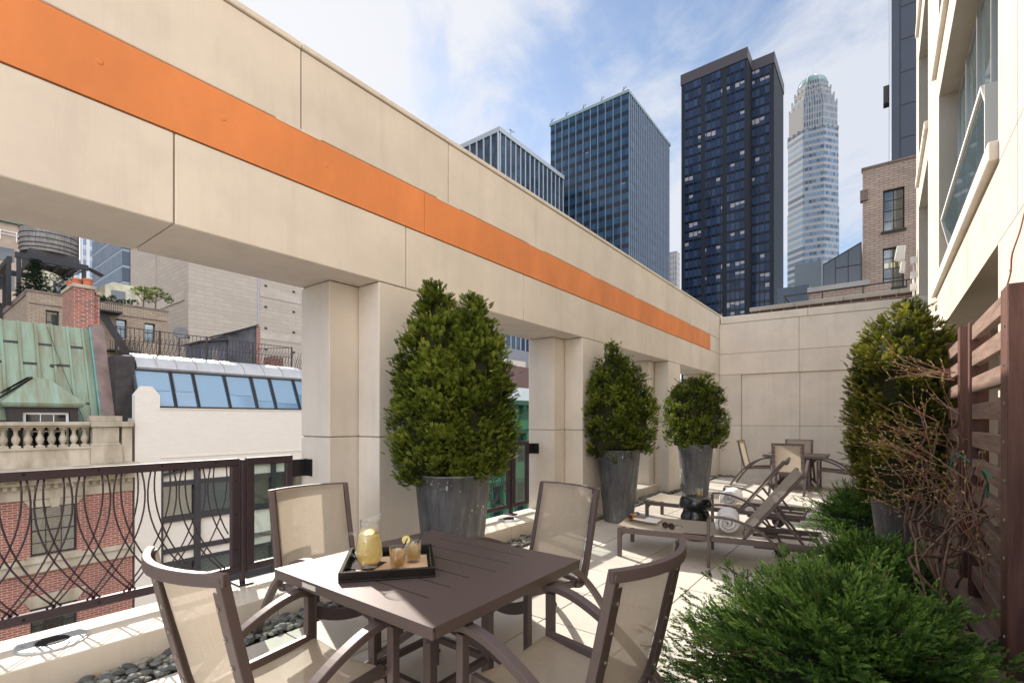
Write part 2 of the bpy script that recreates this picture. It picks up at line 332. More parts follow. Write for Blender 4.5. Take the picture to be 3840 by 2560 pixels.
def zinc():
    m = mat('zinc_planter_metal', (.17, .175, .185), .42, metal=.55, spec=.5); n, l, p = nodes_of(m)
    tc = n.new('ShaderNodeTexCoord'); mp = n.new('ShaderNodeMapping'); mp.inputs[3].default_value = (9, 9, .8); l.new(tc.outputs['Object'], mp.inputs[0])
    q = n.new('ShaderNodeTexNoise'); q.inputs['Scale'].default_value = 2.2; q.inputs['Detail'].default_value = 10; q.inputs['Roughness'].default_value = .7; l.new(mp.outputs[0], q.inputs[0])
    q3 = n.new('ShaderNodeTexNoise'); q3.inputs['Scale'].default_value = 1.6; q3.inputs['Detail'].default_value = 5; l.new(tc.outputs['Object'], q3.inputs[0])
    ad = n.new('ShaderNodeMath'); ad.operation = 'ADD'; l.new(q.outputs[0], ad.inputs[0]); l.new(q3.outputs[0], ad.inputs[1]); hf = n.new('ShaderNodeMath'); hf.operation = 'MULTIPLY'; hf.inputs[1].default_value = .5; l.new(ad.outputs[0], hf.inputs[0])
    r = n.new('ShaderNodeValToRGB'); l.new(hf.outputs[0], r.inputs[0]); e = r.color_ramp.elements
    e[0].position = .36; e[0].color = (.07, .073, .082, 1); e[1].position = .66; e[1].color = (.40, .395, .39, 1); k = e.new(.52); k.color = (.17, .172, .18, 1)
    q2 = n.new('ShaderNodeTexNoise'); q2.inputs['Scale'].default_value = 38; q2.inputs['Detail'].default_value = 3; l.new(tc.outputs['Object'], q2.inputs[0])
    q4 = n.new('ShaderNodeTexNoise'); q4.inputs['Scale'].default_value = 3.5; l.new(tc.outputs['Object'], q4.inputs[0])
    mm = n.new('ShaderNodeMath'); mm.operation = 'MULTIPLY'; l.new(q2.outputs[0], mm.inputs[0]); l.new(q4.outputs[0], mm.inputs[1])
    g = n.new('ShaderNodeMath'); g.operation = 'GREATER_THAN'; g.inputs[1].default_value = .405; l.new(mm.outputs[0], g.inputs[0])
    mx = n.new('ShaderNodeMix'); mx.data_type = 'RGBA'; l.new(g.outputs[0], mx.inputs[0]); l.new(r.outputs[0], mx.inputs[6]); mx.inputs[7].default_value = (.55, .55, .54, 1); l.new(mx.outputs[2], p.inputs['Base Color'])
    rr = n.new('ShaderNodeMapRange'); l.new(q.outputs[0], rr.inputs[0]); rr.inputs[3].default_value = .48; rr.inputs[4].default_value = .72; l.new(rr.outputs[0], p.inputs['Roughness'])
    return m
M_['zinc'] = zinc()
M_['thuja'] = foliage('arborvitae_leaf', (.045, .068, .012), (.18, .245, .032), (.45, .52, .09), .40)
M_['thuja_y'] = foliage('bronzed_arborvitae_leaf', (.052, .068, .013), (.20, .22, .032), (.50, .47, .085), .38)
M_['juniper'] = foliage('juniper_needle', (.014, .042, .010), (.095, .205, .038), (.34, .52, .11))
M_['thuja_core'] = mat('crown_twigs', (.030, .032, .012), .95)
M_['jun_core'] = mat('juniper_twigs', (.016, .028, .012), .95)

def liquid(name, c, tr=.35):
    """cloudy drink: light passes through and scatters"""
    m = mat(name, c, .12, var=.12, vscale=45, spec=.6); n, l, p = nodes_of(m)
    t = n.new('ShaderNodeBsdfTranslucent'); t.inputs[0].default_value = (*c, 1); r = n.new('ShaderNodeBsdfTransparent'); r.inputs[0].default_value = (*c, 1)
    x = n.new('ShaderNodeMixShader'); x.inputs[0].default_value = .5; l.new(p.outputs[0], x.inputs[1]); l.new(t.outputs[0], x.inputs[2])
    y = n.new('ShaderNodeMixShader'); y.inputs[0].default_value = tr; l.new(x.outputs[0], y.inputs[1]); l.new(r.outputs[0], y.inputs[2]); l.new(y.outputs[0], n['Material Output'].inputs[0]); return m
def parts_each(name, mbs, m, parent, smooth=False, world=True):
    for q in mbs: q.build(name, m, parent, smooth=smooth, world=world)
# ================================================================ terrace shell
WX = -3.32           # inner face of the street-side wall
G = .004             # half a panel joint
def slab_row(mb, x0, x1, cuts, z0, z1):
    for a, b in zip(cuts[:-1], cuts[1:]): mb.box(x0, x1, a+G, b-G, z0+G, z1-G)
def frange(a, b, s):
    out = []; 
    while a < b: out.append(a); a += s
    return out
PITCH = 3.452
OPEN = [(-3.9, -2.6), (-1.9, 2.53)]+[(-.225+PITCH*k, 2.53+PITCH*k) for k in range(1, 4)]      # inner reveals of the openings
E_Y = lambda x: 13.23+.085*(x-WX)                               # inner face of the end wall
def street_wall():
    t = empty('terrace_wall', (WX, 5, 0), 'long cream panelled wall with an orange band and four big openings onto the street', 'wall')
    mb = MB()
    Y0, Y1 = -3.6, 13.62
    top = [Y0]+[y for y in frange(-2.63, 13.2, 1.494) if y > Y0]+[Y1]
    low = [Y0]+[y for y in frange(-2.45, 13.2, 1.757) if y > Y0]+[Y1]
    slab_row(mb, -4.05, WX, top, 3.529, 4.115)
    slab_row(mb, -4.05, WX, low, 2.6, 3.145)
    mb.box(-4.05, WX, 12.352+G, Y1-G, 3.145+G, 3.529-G)
    # piers: inner leaf and a wider outer leaf, one bed joint at 1.30
    for k in range(-1, 5):
        ya = OPEN[k][1] if k >= 0 else None
    piers = [(OPEN[i][1], OPEN[i+1][0]) for i in range(4)]+[(OPEN[4][1], Y1)]
    for a, b in piers:
        for z0, z1 in ((-.25, 1.303), (1.303, 2.6)):
            mb.box(-3.61+G, WX, a, b, z0+G, z1-G)
            mb.box(-4.05, -3.61-G, a-.272, min(b+.272, Y1), z0+G, z1-G)
    o = mb.build('cladding_panels', M('cream'), t); bev(o, .006, 1)
    # sealant-coloured core just behind the faces, so that joints read as dark lines
    c = MB(); c.box(-4.03, WX-.012, Y0+.02, Y1-.02, 2.625, 4.10)
    for a, b in piers: c.box(-3.6, WX-.012, a+.012, b-.012, -.2, 2.62); c.box(-4.03, -3.62, a-.26, min(b+.26, Y1-.02), -.2, 2.62)
    c.build('sealant_joint', M('joint'), t)
    cp = MB(); slab_row(cp, -4.08, WX+.012, top, 4.115, 4.165); bev(cp.build('coping', M('cream_top'), t), .006, 1)
    b = MB(); ob = [Y0, 3.03, 7.4, 12.352]
    for q, w in zip(ob[:-1], ob[1:]): b.box(-4.0, WX+.003, q+.002, w-.002, 3.150, 3.524)
    o = b.build('orange_band', M('orange'), t)
    # little round dents / fixings along the band and smeared mastic along its upper edge
    d = MB()
    for y in (.72, 1.33, 2.05, 3.9, 5.6, 8.2): d.lathe([(.018, 0), (.014, .003), (0.001, .004)], 10, (0, 0, 0)); d.v[-30:] = [(WX+.003+z, y+x, 3.36+rng.uniform(-.1, .1)*0+yy) for x, yy, z in d.v[-30:]]
    d.build('band_fixing', M('orange'), o)
    s = MB()
    for y in (1.844, 3.338, 4.832, 6.326, 7.82, 9.314, 10.8): 
        s.box(WX-.01, WX+.006, y-.13+rng.uniform(-.05, .05), y+.16, 3.522, 3.535)
    s.build('mastic_smear', M('cream_top'), t)
street_wall()

def curbs():
    for i, (a, b) in enumerate(OPEN):
        if i == 0: continue
        nm = ['nearest', 'second', 'third', 'farthest'][i-1]
        mb = MB(); y0, y1 = a+.272, b-.272
        cut = [y0, y0+1.6, 1.79, y1] if i == 1 else [y0, (y0+y1)/2, y1-.47, y1]
        for q, w in zip(cut[:-1], cut[1:]): mb.box(-4.05, -3.52, q+.002, w-.002, -.25, .17)
        # ledge returns into the wider inner reveal
        mb.box(-3.61+G, -3.52, a+.003, a+.268, -.25, .166); mb.box(-3.61+G, -3.52, b-.268, b-.003, -.25, .166)
        t = tag(mb.build('stone_curb', M('curb'), None, origin=(-3.8, (a+b)/2, 0)), f'pale stone curb under the railing of the {nm} wall opening', 'curb', 'stone curbs in the wall openings'); bev(t, .008, 2)
        # recessed floodlight let into the curb
        y = [None, .61, 4.905, 8.25, 11.6][i]
        L = empty('floor_light', (-3.79, y, .17), ['', 'large oval steel floor light flush in the curb beside the nearest chair', 'steel floor light in the curb behind the nearest zinc planter', 'steel floor light in the third curb', 'steel floor light in the farthest curb'][i], 'light fitting', 'steel floor lights in the curbs')
        MB().lathe([(.158, .001), (.158, .009), (.15, .013), (.082, .013), (.076, .009), (.076, .002)], 40, (-3.79, y, .17), cap=False).build('trim_ring', M('steel'), L, smooth=False)
        g = MB().lathe([(.075, .004), (.070, .009), (.0, .010)], 32, (-3.79, y, .17), cap=False).build('lens', M('dark_glass'), L, smooth=True)
        lo = MB()
        for k in range(-4, 5):
            w = math.sqrt(.07**2-(k*.015)**2); lo.box(-3.79+k*.015-.003, -3.79+k*.015+.003, y-w, y+w, .180, .184)
        lo.build('louvre', M('grille'), g)
        sc = MB()
        for an in (.4, 2.5, 4.6): sc.lathe([(.008, .012), (.008, .016), (0.001, .017)], 8, (-3.79+.125*math.cos(an), y+.125*math.sin(an), .17))
        sc.build('screw', M('screw'), L)
curbs()

def bars_path(ya, dy, s0, s1, z0=.335, z1=1.125, n=9):
    return ya, dy
def railing(i):
    a, b = OPEN[i]; y0, y1 = a+.272, b-.272; X = -3.97; Z0, Z1 = .262, 1.149
    nm = ['', 'nearest', 'second', 'third', 'farthest'][i]
    t = empty('railing', (X, (y0+y1)/2, .17), f'dark metal railing of crossing bent rods with glass ends, {nm} wall opening', 'railing', 'railings in the wall openings')
    g0, g1 = y0+.13, y1-.13; p0, p1 = g0+.40, g1-.40                  # glass panels at both ends, lattice between
    def frame(mb, ya, yb):
        w = .055
        mb.box(X-.022, X+.022, ya, yb, Z1-w, Z1); mb.box(X-.022, X+.022, ya, yb, Z0, Z0+w)
        mb.box(X-.022, X+.022, ya, ya+w, Z0+w+.001, Z1-w-.001); mb.box(X-.022, X+.022, yb-w, yb, Z0+w+.001, Z1-w-.001)
    fr = MB(); frame(fr, p0+.03, p1-.03); f = fr.build('lattice_frame', M('rail'), t); bev(f, .004, 1)
    for ya, yb in ((g0, p0-.03), (p1+.03, g1)):
        q = MB(); frame(q, ya, yb); o = q.build('glass_frame', M('rail'), t); bev(o, .004, 1)
        MB().box(X-.005, X+.005, ya+.05, yb-.05, Z0+.05, Z1-.05).build('glass_pane', M('railglass'), o)
    for y in (p0, p1):
        q = MB(); q.box(X-.03, X-.001, y-.012, y+.012, .184, Z1-.01); q.box(X+.001, X+.03, y-.012, y+.012, .184, Z1-.01); q.box(X-.075, X+.075, y-.055, y+.055, .17, .184)
        bev(q.build('post', M('rail'), t), .003, 1)
    for y, s in ((g0, -1), (g1, 1)):
        e = y0 if s < 0 else y1
        q = MB(); lo, hi = sorted((y+s*.002, e)); q.box(X-.004, X+.004, lo, hi, .965, 1.11); lo, hi = sorted((e-s*.008, e)); q.box(X, X+.10, lo, hi, .965, 1.11); q.build('wall_bracket', M('black_metal'), t)
    # bent rods
    zt, zb = Z1-.055, Z0+.055; y = p0+.09; d = 1; rods = []
    if i == 1: y = .503-.185*7
    while y < p1-.08:
        rods.append((y, d, 0 if d > 0 else 1)); rods.append((y+.025, d, 1 if d > 0 else 0))
        y += .075 if d > 0 else .11; d = -d
    for ya, d, kind in rods:
        pts = []
        for j in range(13):
            s = j/12; yy = ya+d*((.175*s-.435*s*s) if kind else (.08*s-.34*s*s))
            if yy < p0+.088 or yy > p1-.088: break
            pts.append((X, yy, zt-(zt-zb)*s))
        if len(pts) > 2: MB().tube(pts, .0052, 6, (1, 0, 0)).build('rod', M('rail'), t, smooth=True)
    y = p0+.25; bl = []
    while y < p1-.1:
        for z in (Z1-.018, Z0+.028): bl.append(MB().cbox((X+.0235, y, z), (.004, .014, .014)))
        y += .34
    for ya, yb in ((p0+.058, 1), (p1-.058, 1)):
        for z in (.45, .72, .98): bl.append(MB().cbox((X+.0235, ya, z), (.004, .012, .012)))
    parts_each('bolt', bl, M('railbolt'), f)
for i in (1, 2, 3, 4): railing(i)

# ---------------------------------------------------------------- floor
def paving():
    tx, ty = .64, .628
    xs = [-1.307+tx*k for k in range(-3, 4)]; ys = [3.568+ty*k for k in range(-10, 17)]
    mb = MB()
    for x in xs:
        for y in ys:
            x1, y1 = x+tx, y+ty
            if x1 > .67: x1 = .67
            if y > 13.25: continue
            dz = rng.uniform(-.0012, .0012)
            mb.box(x+.0042, x1-.0042, y+.0042, y1-.0042, -.03, dz)
    o = tag(mb.build('paved_floor', M('tile')), kind='structure'); bev(o, .0035, 2)
    tag(MB().box(-4.04, 3.4, -3.5, 13.9, -.34, -.026).build('floor_slab', M('tilebase')), kind='structure')
paving()
def pebbles():
    import bmesh
    bm = bmesh.new(); bmesh.ops.create_icosphere(bm, subdivisions=2, radius=1); V = np.array([v.co[:] for v in bm.verts]); F = np.array([[v.index for v in f.verts] for f in bm.faces]); bm.free()
    r = np.random.default_rng(5); P = []
    def strip(x0, x1, y0, y1, n, near):
        for _ in range(n): P.append((r.uniform(x0, x1), r.uniform(y0, y1)))
    for i, (a, b) in enumerate(OPEN):
        if i == 0: continue
        dens = 260
        strip(-3.50, -3.25, a, b, int((b-a)*dens), i)
    for a, b in [(OPEN[i][1], OPEN[i+1][0]) for i in range(4)]: strip(WX+.02, -3.25, a, b, 75, 0)
    strip(-3.5, -2.9, 12.95, 13.2, 120, 0)
    N = len(P); v = []; f = []; tint = []
    for k, (x, y) in enumerate(P):
        s = r.uniform(.018, .036); A = s*r.uniform(1.0, 1.35); B = s*r.uniform(.75, 1.0); C = s*r.uniform(.40, .60)
        an = r.uniform(0, math.pi); tl = r.normal(0, .22); z = -.008+r.uniform(0, .034)
        q = V*[A, B, C]; ct, st = math.cos(tl), math.sin(tl); q = np.c_[q[:, 0]*ct-q[:, 2]*st, q[:, 1], q[:, 0]*st+q[:, 2]*ct]
        ca, sa = math.cos(an), math.sin(an); q = np.c_[q[:, 0]*ca-q[:, 1]*sa+x, q[:, 0]*sa+q[:, 1]*ca+y, q[:, 2]+z]
        v.append(q); f.append(F+k*len(V)); tint.append(np.full(len(F), r.uniform()))
    o = raw_mesh('river_pebbles', np.concatenate(v), np.concatenate(f), pebble_mat(), np.concatenate(tint), smooth=True)
    tag(o, 'loose grey river pebbles in the strip along the curb', 'pebbles', kind='stuff')
def pebble_mat():
    m = mat('river_pebble', (.2, .2, .19), .75, spec=.3); n, l, p = nodes_of(m)
    at = n.new('ShaderNodeAttribute'); at.attribute_name = 'tint'; r = n.new('ShaderNodeValToRGB'); l.new(at.outputs['Fac'], r.inputs[0]); e = r.color_ramp.elements
    e[0].color = (.09, .095, .095, 1); e[1].color = (.55, .48, .37, 1)
    for po, c in ((.35, (.19, .20, .20)), (.7, (.30, .30, .28)), (.9, (.38, .36, .32))): k = e.new(po); k.color = (*c, 1)
    tc = n.new('ShaderNodeTexCoord'); q = n.new('ShaderNodeTexNoise'); q.inputs['Scale'].default_value = 60; l.new(tc.outputs['Object'], q.inputs[0])
    mx = n.new('ShaderNodeMix'); mx.data_type = 'RGBA'; mx.blend_type = 'MULTIPLY'; mx.inputs[0].default_value = .5; l.new(r.outputs[0], mx.inputs[6]); l.new(q.outputs[0], mx.inputs[7]); l.new(mx.outputs[2], p.inputs['Base Color']); return m
def raw_mesh(name, v, f, m, tint=None, parent=None, smooth=False):
    me = bpy.data.meshes.new(name); k = f.shape[1]; n = len(f)
    me.vertices.add(len(v)); me.vertices.foreach_set('co', v.astype(np.float32).ravel())
    me.loops.add(n*k); me.loops.foreach_set('vertex_index', f.astype(np.int32).ravel())
    me.polygons.add(n); me.polygons.foreach_set('loop_start', np.arange(0, n*k, k, dtype=np.int32)); me.polygons.foreach_set('loop_total', np.full(n, k, dtype=np.int32))
    if tint is not None:
        a = me.attributes.new('tint', 'FLOAT', 'FACE'); a.data.foreach_set('value', tint.astype(np.float32))
    me.polygons.foreach_set('use_smooth', [smooth]*n)
    me.update(calc_edges=True); me.validate(); me.materials.append(m)
    o = bpy.data.objects.new(name, me); COL.objects.link(o)
    if parent is not None: o.parent = parent
    return o
pebbles()

# ---------------------------------------------------------------- end wall
def end_wall():
    t = empty('end_wall', (-1.4, 13.4, 0), 'cream panelled wall with a shallow recessed bay closing the far end of the terrace', 'wall')
    ang = math.atan(.085); ca, sa = math.cos(ang), math.sin(ang)
    def mp(u, w, d):      # u along the wall from the corner, w up, d out of the face towards us (negative = behind)
        return (WX+u*ca+d*sa, 13.23+u*sa-d*ca, w)
    mb = MB(); us1 = [0, 1.77, 3.9, 4.3]
    def row(cuts, z0, z1, d, th=.25):
        for a, b in zip(cuts[:-1], cuts[1:]):
            q = [mp(a+G, z0+G, d), mp(b-G, z0+G, d), mp(b-G, z1-G, d), mp(a+G, z1-G, d)]; r = [mp(a+G, z0+G, d-th), mp(b-G, z0+G, d-th), mp(b-G, z1-G, d-th), mp(a+G, z1-G, d-th)]
            mb.add(q+r, [(0,1,2,3),(7,6,5,4),(0,4,5,1),(1,5,6,2),(2,6,7,3),(3,7,4,0)])
    row([0, 1.77, 4.3], 3.13, 3.91, 0); row([0, 1.77, 4.3], 2.59, 3.13, 0)
    row([0, .51], 1.295, 2.59, 0); row([0, .51], -.2, 1.295, 0)
    row([.51, 1.785, 3.3, 4.3], 1.295, 2.59, -.05); row([.51, 1.785, 3.3, 4.3], -.2, 1.295, -.05)
    bev(mb.build('cladding_panels', M('cream'), t), .005, 1)
    k = MB(); q = [mp(0, -.2, -.065), mp(4.3, -.2, -.065), mp(4.3, 3.9, -.065), mp(0, 3.9, -.065)]; r = [mp(0, -.2, -.24), mp(4.3, -.2, -.24), mp(4.3, 3.9, -.24), mp(0, 3.9, -.24)]
    k.add(q+r, [(0,1,2,3),(7,6,5,4),(0,4,5,1),(1,5,6,2),(2,6,7,3),(3,7,4,0)]); q = [mp(0, 2.62, -.015), mp(4.3, 2.62, -.015), mp(4.3, 3.9, -.015), mp(0, 3.9, -.015)]; r = [mp(0, 2.62, -.07), mp(4.3, 2.62, -.07), mp(4.3, 3.9, -.07), mp(0, 3.9, -.07)]
    k.add(q+r, [(0,1,2,3),(7,6,5,4),(0,4,5,1),(1,5,6,2),(2,6,7,3),(3,7,4,0)]); k.build('sealant_joint', M('joint'), t)
    mb = MB(); row2 = [0.02, 1.95, 4.3]
    for a, b in zip(row2[:-1], row2[1:]):
        q = [mp(a+G, 3.914, .012), mp(b-G, 3.914, .012), mp(b-G, 4.09, .012), mp(a+G, 4.09, .012)]; r = [mp(a+G, 3.914, -.27), mp(b-G, 3.914, -.27), mp(b-G, 4.09, -.27), mp(a+G, 4.09, -.27)]
        mb.add(q+r, [(0,1,2,3),(7,6,5,4),(0,4,5,1),(1,5,6,2),(2,6,7,3),(3,7,4,0)])
    bev(mb.build('coping', M('cream_top'), t), .005, 1)
end_wall()

# ---------------------------------------------------------------- hotel facade on the right
FX = .65
def facade():
    t = empty('hotel_facade', (FX, 6, 0), 'bright cream hotel facade with deep-set windows rising on the right of the terrace', 'building')
    YN, YE, ZT = -3.6, 14.45, 15.9
    bays = [(4.73, 9.05), (11.0, 13.58)]
    floors = [(3.385, 5.98), (6.60, 9.2), (9.85, 12.45)]
    holes = [(a, b, z0, z1) for a, b in bays for z0, z1 in floors]+[(4.73, 9.2, -.3, 2.672)]
    mp = lambda u, w, d: (FX+d, u, w)
    mb = MB(); mb.pierced(YN, YE, -.3, ZT, holes, 0, .30, mp); mb.build('panel_wall', M('facade'), t)
    # end return of the building
    MB().box(FX+.301, FX+3.2, YE-.3, YE, -.3, ZT).build('end_wall', M('facade'), t)
    # joint lines, cut as thin dark grooves 1 mm proud
    j = MB()
    def jz(y0, y1, z): j.box(FX-.001, FX+.02, y0, y1, z-.003, z+.003)
    def jy(y, z0, z1): j.box(FX-.001, FX+.02, y-.003, y+.003, z0, z1)
    for z in (3.225,): jz(YN, YE, z)
    jz(YN, 4.72, 2.675); jz(9.21, YE, 2.675)
    for z in (6.30, 9.52): jz(YN, YE, z)
    for y in (-1, 1.7, 4.13, 9.3, 10.6): jy(y, 2.68, 3.22)
    for y in (4.13, 9.72): jy(y, 3.23, 6.29); jy(y, 6.31, 9.51); jy(y, 9.53, 15)
    for y in (6.2, 7.6): jy(y, 2.68, 3.22)
    j.build('joint_line', M('joint'), t)
    # ground loggia behind the planting
    lg = MB(); lg.box(FX+.30, FX+1.7, 4.5, 9.4, 2.672, 2.70); lg.box(FX+1.7, FX+1.72, 4.5, 9.4, -.3, 2.67); lg.box(FX+.3, FX+1.7, 4.5, 4.52, -.3, 2.67); lg.box(FX+.3, FX+1.7, 9.38, 9.4, -.3, 2.67)
    lg.build('loggia_lining', M('facade'), t)
    MB().box(FX+1.9, FX+3.1, YN, YE-.35, -.3, ZT).build('inner_core', mat('dim_interior', (.10, .085, .07), .9), t)
    for bi, (a, b) in enumerate(bays):
        for fi, (z0, z1) in enumerate(floors):
            w = MB(); n = 5 if bi == 0 else 3; d = .20
            # frame
            w.box(FX+d, FX+d+.05, a+.001, b-.001, z0+.001, z0+.05); w.box(FX+d, FX+d+.05, a+.001, b-.001, z1-.05, z1-.001)
            for k in range(n+1):
                y = a+.002+(b-a-.044)*k/n; w.box(FX+d-.012, FX+d+.052, y, y+.04, z0+.051, z1-.051)
            w.box(FX+d-.01, FX+d+.05, a+.05, b-.05, z0+.80, z0+.845)
            win = w.build('window', M('alu'), t)
            MB().box(FX+d+.02, FX+d+.03, a+.01, b-.01, z0+.01, z1-.01).build('glass_pane', M_['facade_glass'], win)
            # blind drawn part way inside
            MB().box(FX+d+.10, FX+d+.105, a+.02, b-.02, z0+1.1+.4*fi, z1-.02).build('roller_blind', M_['blind'], win)
            s = MB(); s.box(FX-.055, FX+d-.015, a-.03, b+.45 if bi == 0 else b+.1, z0-.135, z0-.001); bev(s.build('window_sill', M('cream_top'), t), .006, 1)
    # open hopper vent at the foot of the nearest visible window
    v = MB(); y0, y1, z0, z1 = 5.55, 8.9, 3.42, 4.2
    def q(y, z, out): return (FX+.185-out, y, z)
    v.box(FX+.03, FX+.19, y0-.03, y0-.005, z0+.02, z1)
    def bar2(p1, p2): v.bar([p1, p2], .035, .035, (1, 0, 0))
    bar2(q(y0, z0, 0), q(y1, z0, 0)); bar2(q(y0, z1, .16), q(y1, z1, .16)); bar2(q(y0, z0, 0), q(y0, z1, .16)); bar2(q(y1, z0, 0), q(y1, z1, .16))
    hv = v.build('hopper_vent', M('white_frame'), t)
    MB().add([q(y0, z0, .002), q(y1, z0, .002), q(y1, z1, .162), q(y0, z1, .162)], [(0, 1, 2, 3)]).build('vent_glass', M_['facade_glass'], hv)
M_['facade_glass'] = mat('facade_window_glass', (.07, .10, .105), .02, spec=1.0, alpha=.9, ior=2.2)
M_['blind'] = mat('roller_blind', (.42, .36, .28), .8)
facade()
def wall_lamps():
    t = empty('floodlight', (FX-.08, 14.2, 4.6), 'white wall-mounted floodlights and junction boxes on a pipe at the far corner of the facade', 'floodlight')
    x, y = FX-.1, 14.1
    mb = MB(); mb.tube([(x+.04, y, 3.9), (x+.04, y, 5.05)], .022, 8, (0, 1, 0)); mb.build('conduit', M('white_frame'), t, smooth=True)
    for z, s in ((5.08, .85), (4.80, .6)):
        q = MB(); q.prism([(x-.36*s, z), (x-.12, z-.03), (x-.10, z+.34*s), (x-.30*s, z+.36*s)], y-.10, y+.10, 1); bev(q.build('lamp_head', M('white_frame'), t), .02, 2)
    for z in (4.95, 4.62, 4.35):
        MB().box(x-.02, x+.09, y-.05, y+.05, z, z+.14).build('junction_box', M('white_frame'), t)
wall_lamps()
# ================================================================ furniture
def make_chair(name, loc, rz, label, group):
    t = empty(name, loc, label, 'chair', group, rz)
    B = dict(parent=t, world=False)
    arc = spline([(.318, .630), (.26, .640), (.17, .630), (.08, .602), (-.02, .556), (-.12, .494), (-.22, .412), (-.32, .305), (-.41, .185), (-.485, .075), (-.525, .002)], 4)
    for s in (-1, 1):
        a = MB(); a.bar([(s*.292, p.x, p.y) for p in arc], .033, .046, (s*1.0, 0, 0)); bev(a.build('arm_and_rear_leg', M('brown'), **B), .004, 2)
        l = MB(); l.box(s*.292-.019, s*.292+.019, .262, .300, 0, .612); bev(l.build('front_leg', M('brown'), **B), .004, 2)
        r = MB(); r.bar([(s*.252, .262, .425), (s*.252, -.02, .408), (s*.252, -.17, .392)], .028, .042, (0, 0, 1)); bev(r.build('seat_rail', M('brown'), **B), .004, 2)
    post = spline([(-.150, .390), (-.205, .385), (-.238, .415), (-.262, .49), (-.316, .72), (-.370, .975)], 5)
    k = MB()
    for s in (-1, 1): k.bar([(s*.262, p.x, p.y) for p in post], .034, .032, (1, 0, 0))
    top = [(x, -.374-.072*(1-(x/.262)**2), .966) for x in [-.28+.56*i/12 for i in range(13)]]
    k.bar(top, .026, .042, (0, 0, 1)); low = [(x, -.225-.03*(1-(x/.262)**2), .385) for x in [-.26+.52*i/8 for i in range(9)]]
    k.bar(low, .024, .03, (0, 0, 1)); back = k.build('back_frame', M('brown'), **B); bev(back, .004, 2)
    st = MB(); st.bar([(x, .268, .362-.075*(1-(x/.27)**2)) for x in [-.273+.546*i/12 for i in range(13)]], .022, .068, (0, 0, 1)); bev(st.build('front_stretcher', M('brown'), **B), .003, 1)
    cr = MB(); cr.bar([(-.252, -.10, .39), (.252, -.10, .39)], .03, .03); cr.build('rear_crossbar', M('brown'), **B)
    def bp(h):
        for i in range(len(post)-1):
            if post[i+1].y >= h and post[i].y <= h+1e-6:
                q = (h-post[i].y)/max(1e-6, post[i+1].y-post[i].y); return post[i].x+(post[i+1].x-post[i].x)*q
        return post[-1].x
    def back_pt(u, v):
        x = (u-.5)*.474; z = .418+v*.560; y = bp(z)+.014-.066*(.45+.55*v)*(1-(x/.237)**2); return (x, y, z)
    g = MB().grid(12, 14, back_pt); o = g.build('back_sling', M('sling'), smooth=True, fix=False, **B)
    def seat_pt(u, v):
        x = (u-.5)*.474; y = .300-v*.475; z = .430-.036*v-.018*math.sin(math.pi*u)-.012*math.sin(math.pi*v); 
        if v < .04: z -= .022; y -= .004
        return (x, y, z)
    MB().grid(12, 16, seat_pt).build('seat_sling', M('sling'), smooth=True, fix=False, **B)
    # clamping strips with their screws on the rear face
    for s in (-1, 1):
        sp = MB(); pts = [(s*.235, bp(.43+.49*i/6)-.014, .43+.49*i/6) for i in range(7)]
        sp.sweep(pts, [(-.003, -.015), (.003, -.015), (.003, .015), (-.003, .015)], (1, 0, 0))
        q = sp.build('sling_strip', M('brown'), **B)
        for h in (.47, .57, .67, .77, .87):
            sc = MB(); c = (s*.235, bp(h)-.019, h); n = 10
            sc.tube([(c[0], c[1]+.003, c[2]), (c[0], c[1]-.002, c[2]-.0004)], .0082, n, (0, 0, 1)); sc.tube([(c[0], c[1]-.0005, c[2]), (c[0], c[1]-.004, c[2])], .0042, n, (0, 0, 1))
            sc.build('screw', M('screw'), q, world=False)
    return t
near = 'sling armchairs around the near table'; farg = 'sling armchairs around the far table'
ch = make_chair('sling_armchair', (-1.865, .985, 0), R(3), 'sling armchair in the left foreground, its curved back to the camera', near)
def put(loc, rz, label, group):
    c = copy_tree(ch); c.location = loc; c.rotation_euler = (0, 0, rz); c['label'] = label; c['group'] = group; return c
put((-1.01, 1.67, 0), R(86.5), 'sling armchair in the right foreground with its back towards the juniper', near)
put((-2.80, 1.80, 0), R(-95), 'sling armchair between the near table and the curb, behind the pitcher', near)
put((-1.85, 2.62, 0), R(167.5), 'sling armchair behind the near table, facing the camera beside the zinc planter', near)
put((-2.12, 11.72, 0), R(-90), 'far-table armchair on the wall side, seen side on at its left', farg)
put((-1.44, 11.07, 0), R(0), 'far-table armchair with its back to the camera, in front of the tabletop', farg)
put((-.73, 11.78, 0), R(90), 'far-table armchair seen side on at its right, half hidden by the juniper', farg)
put((-1.50, 12.55, 0), R(180), 'far-table armchair behind the tabletop, next to the end wall', farg)

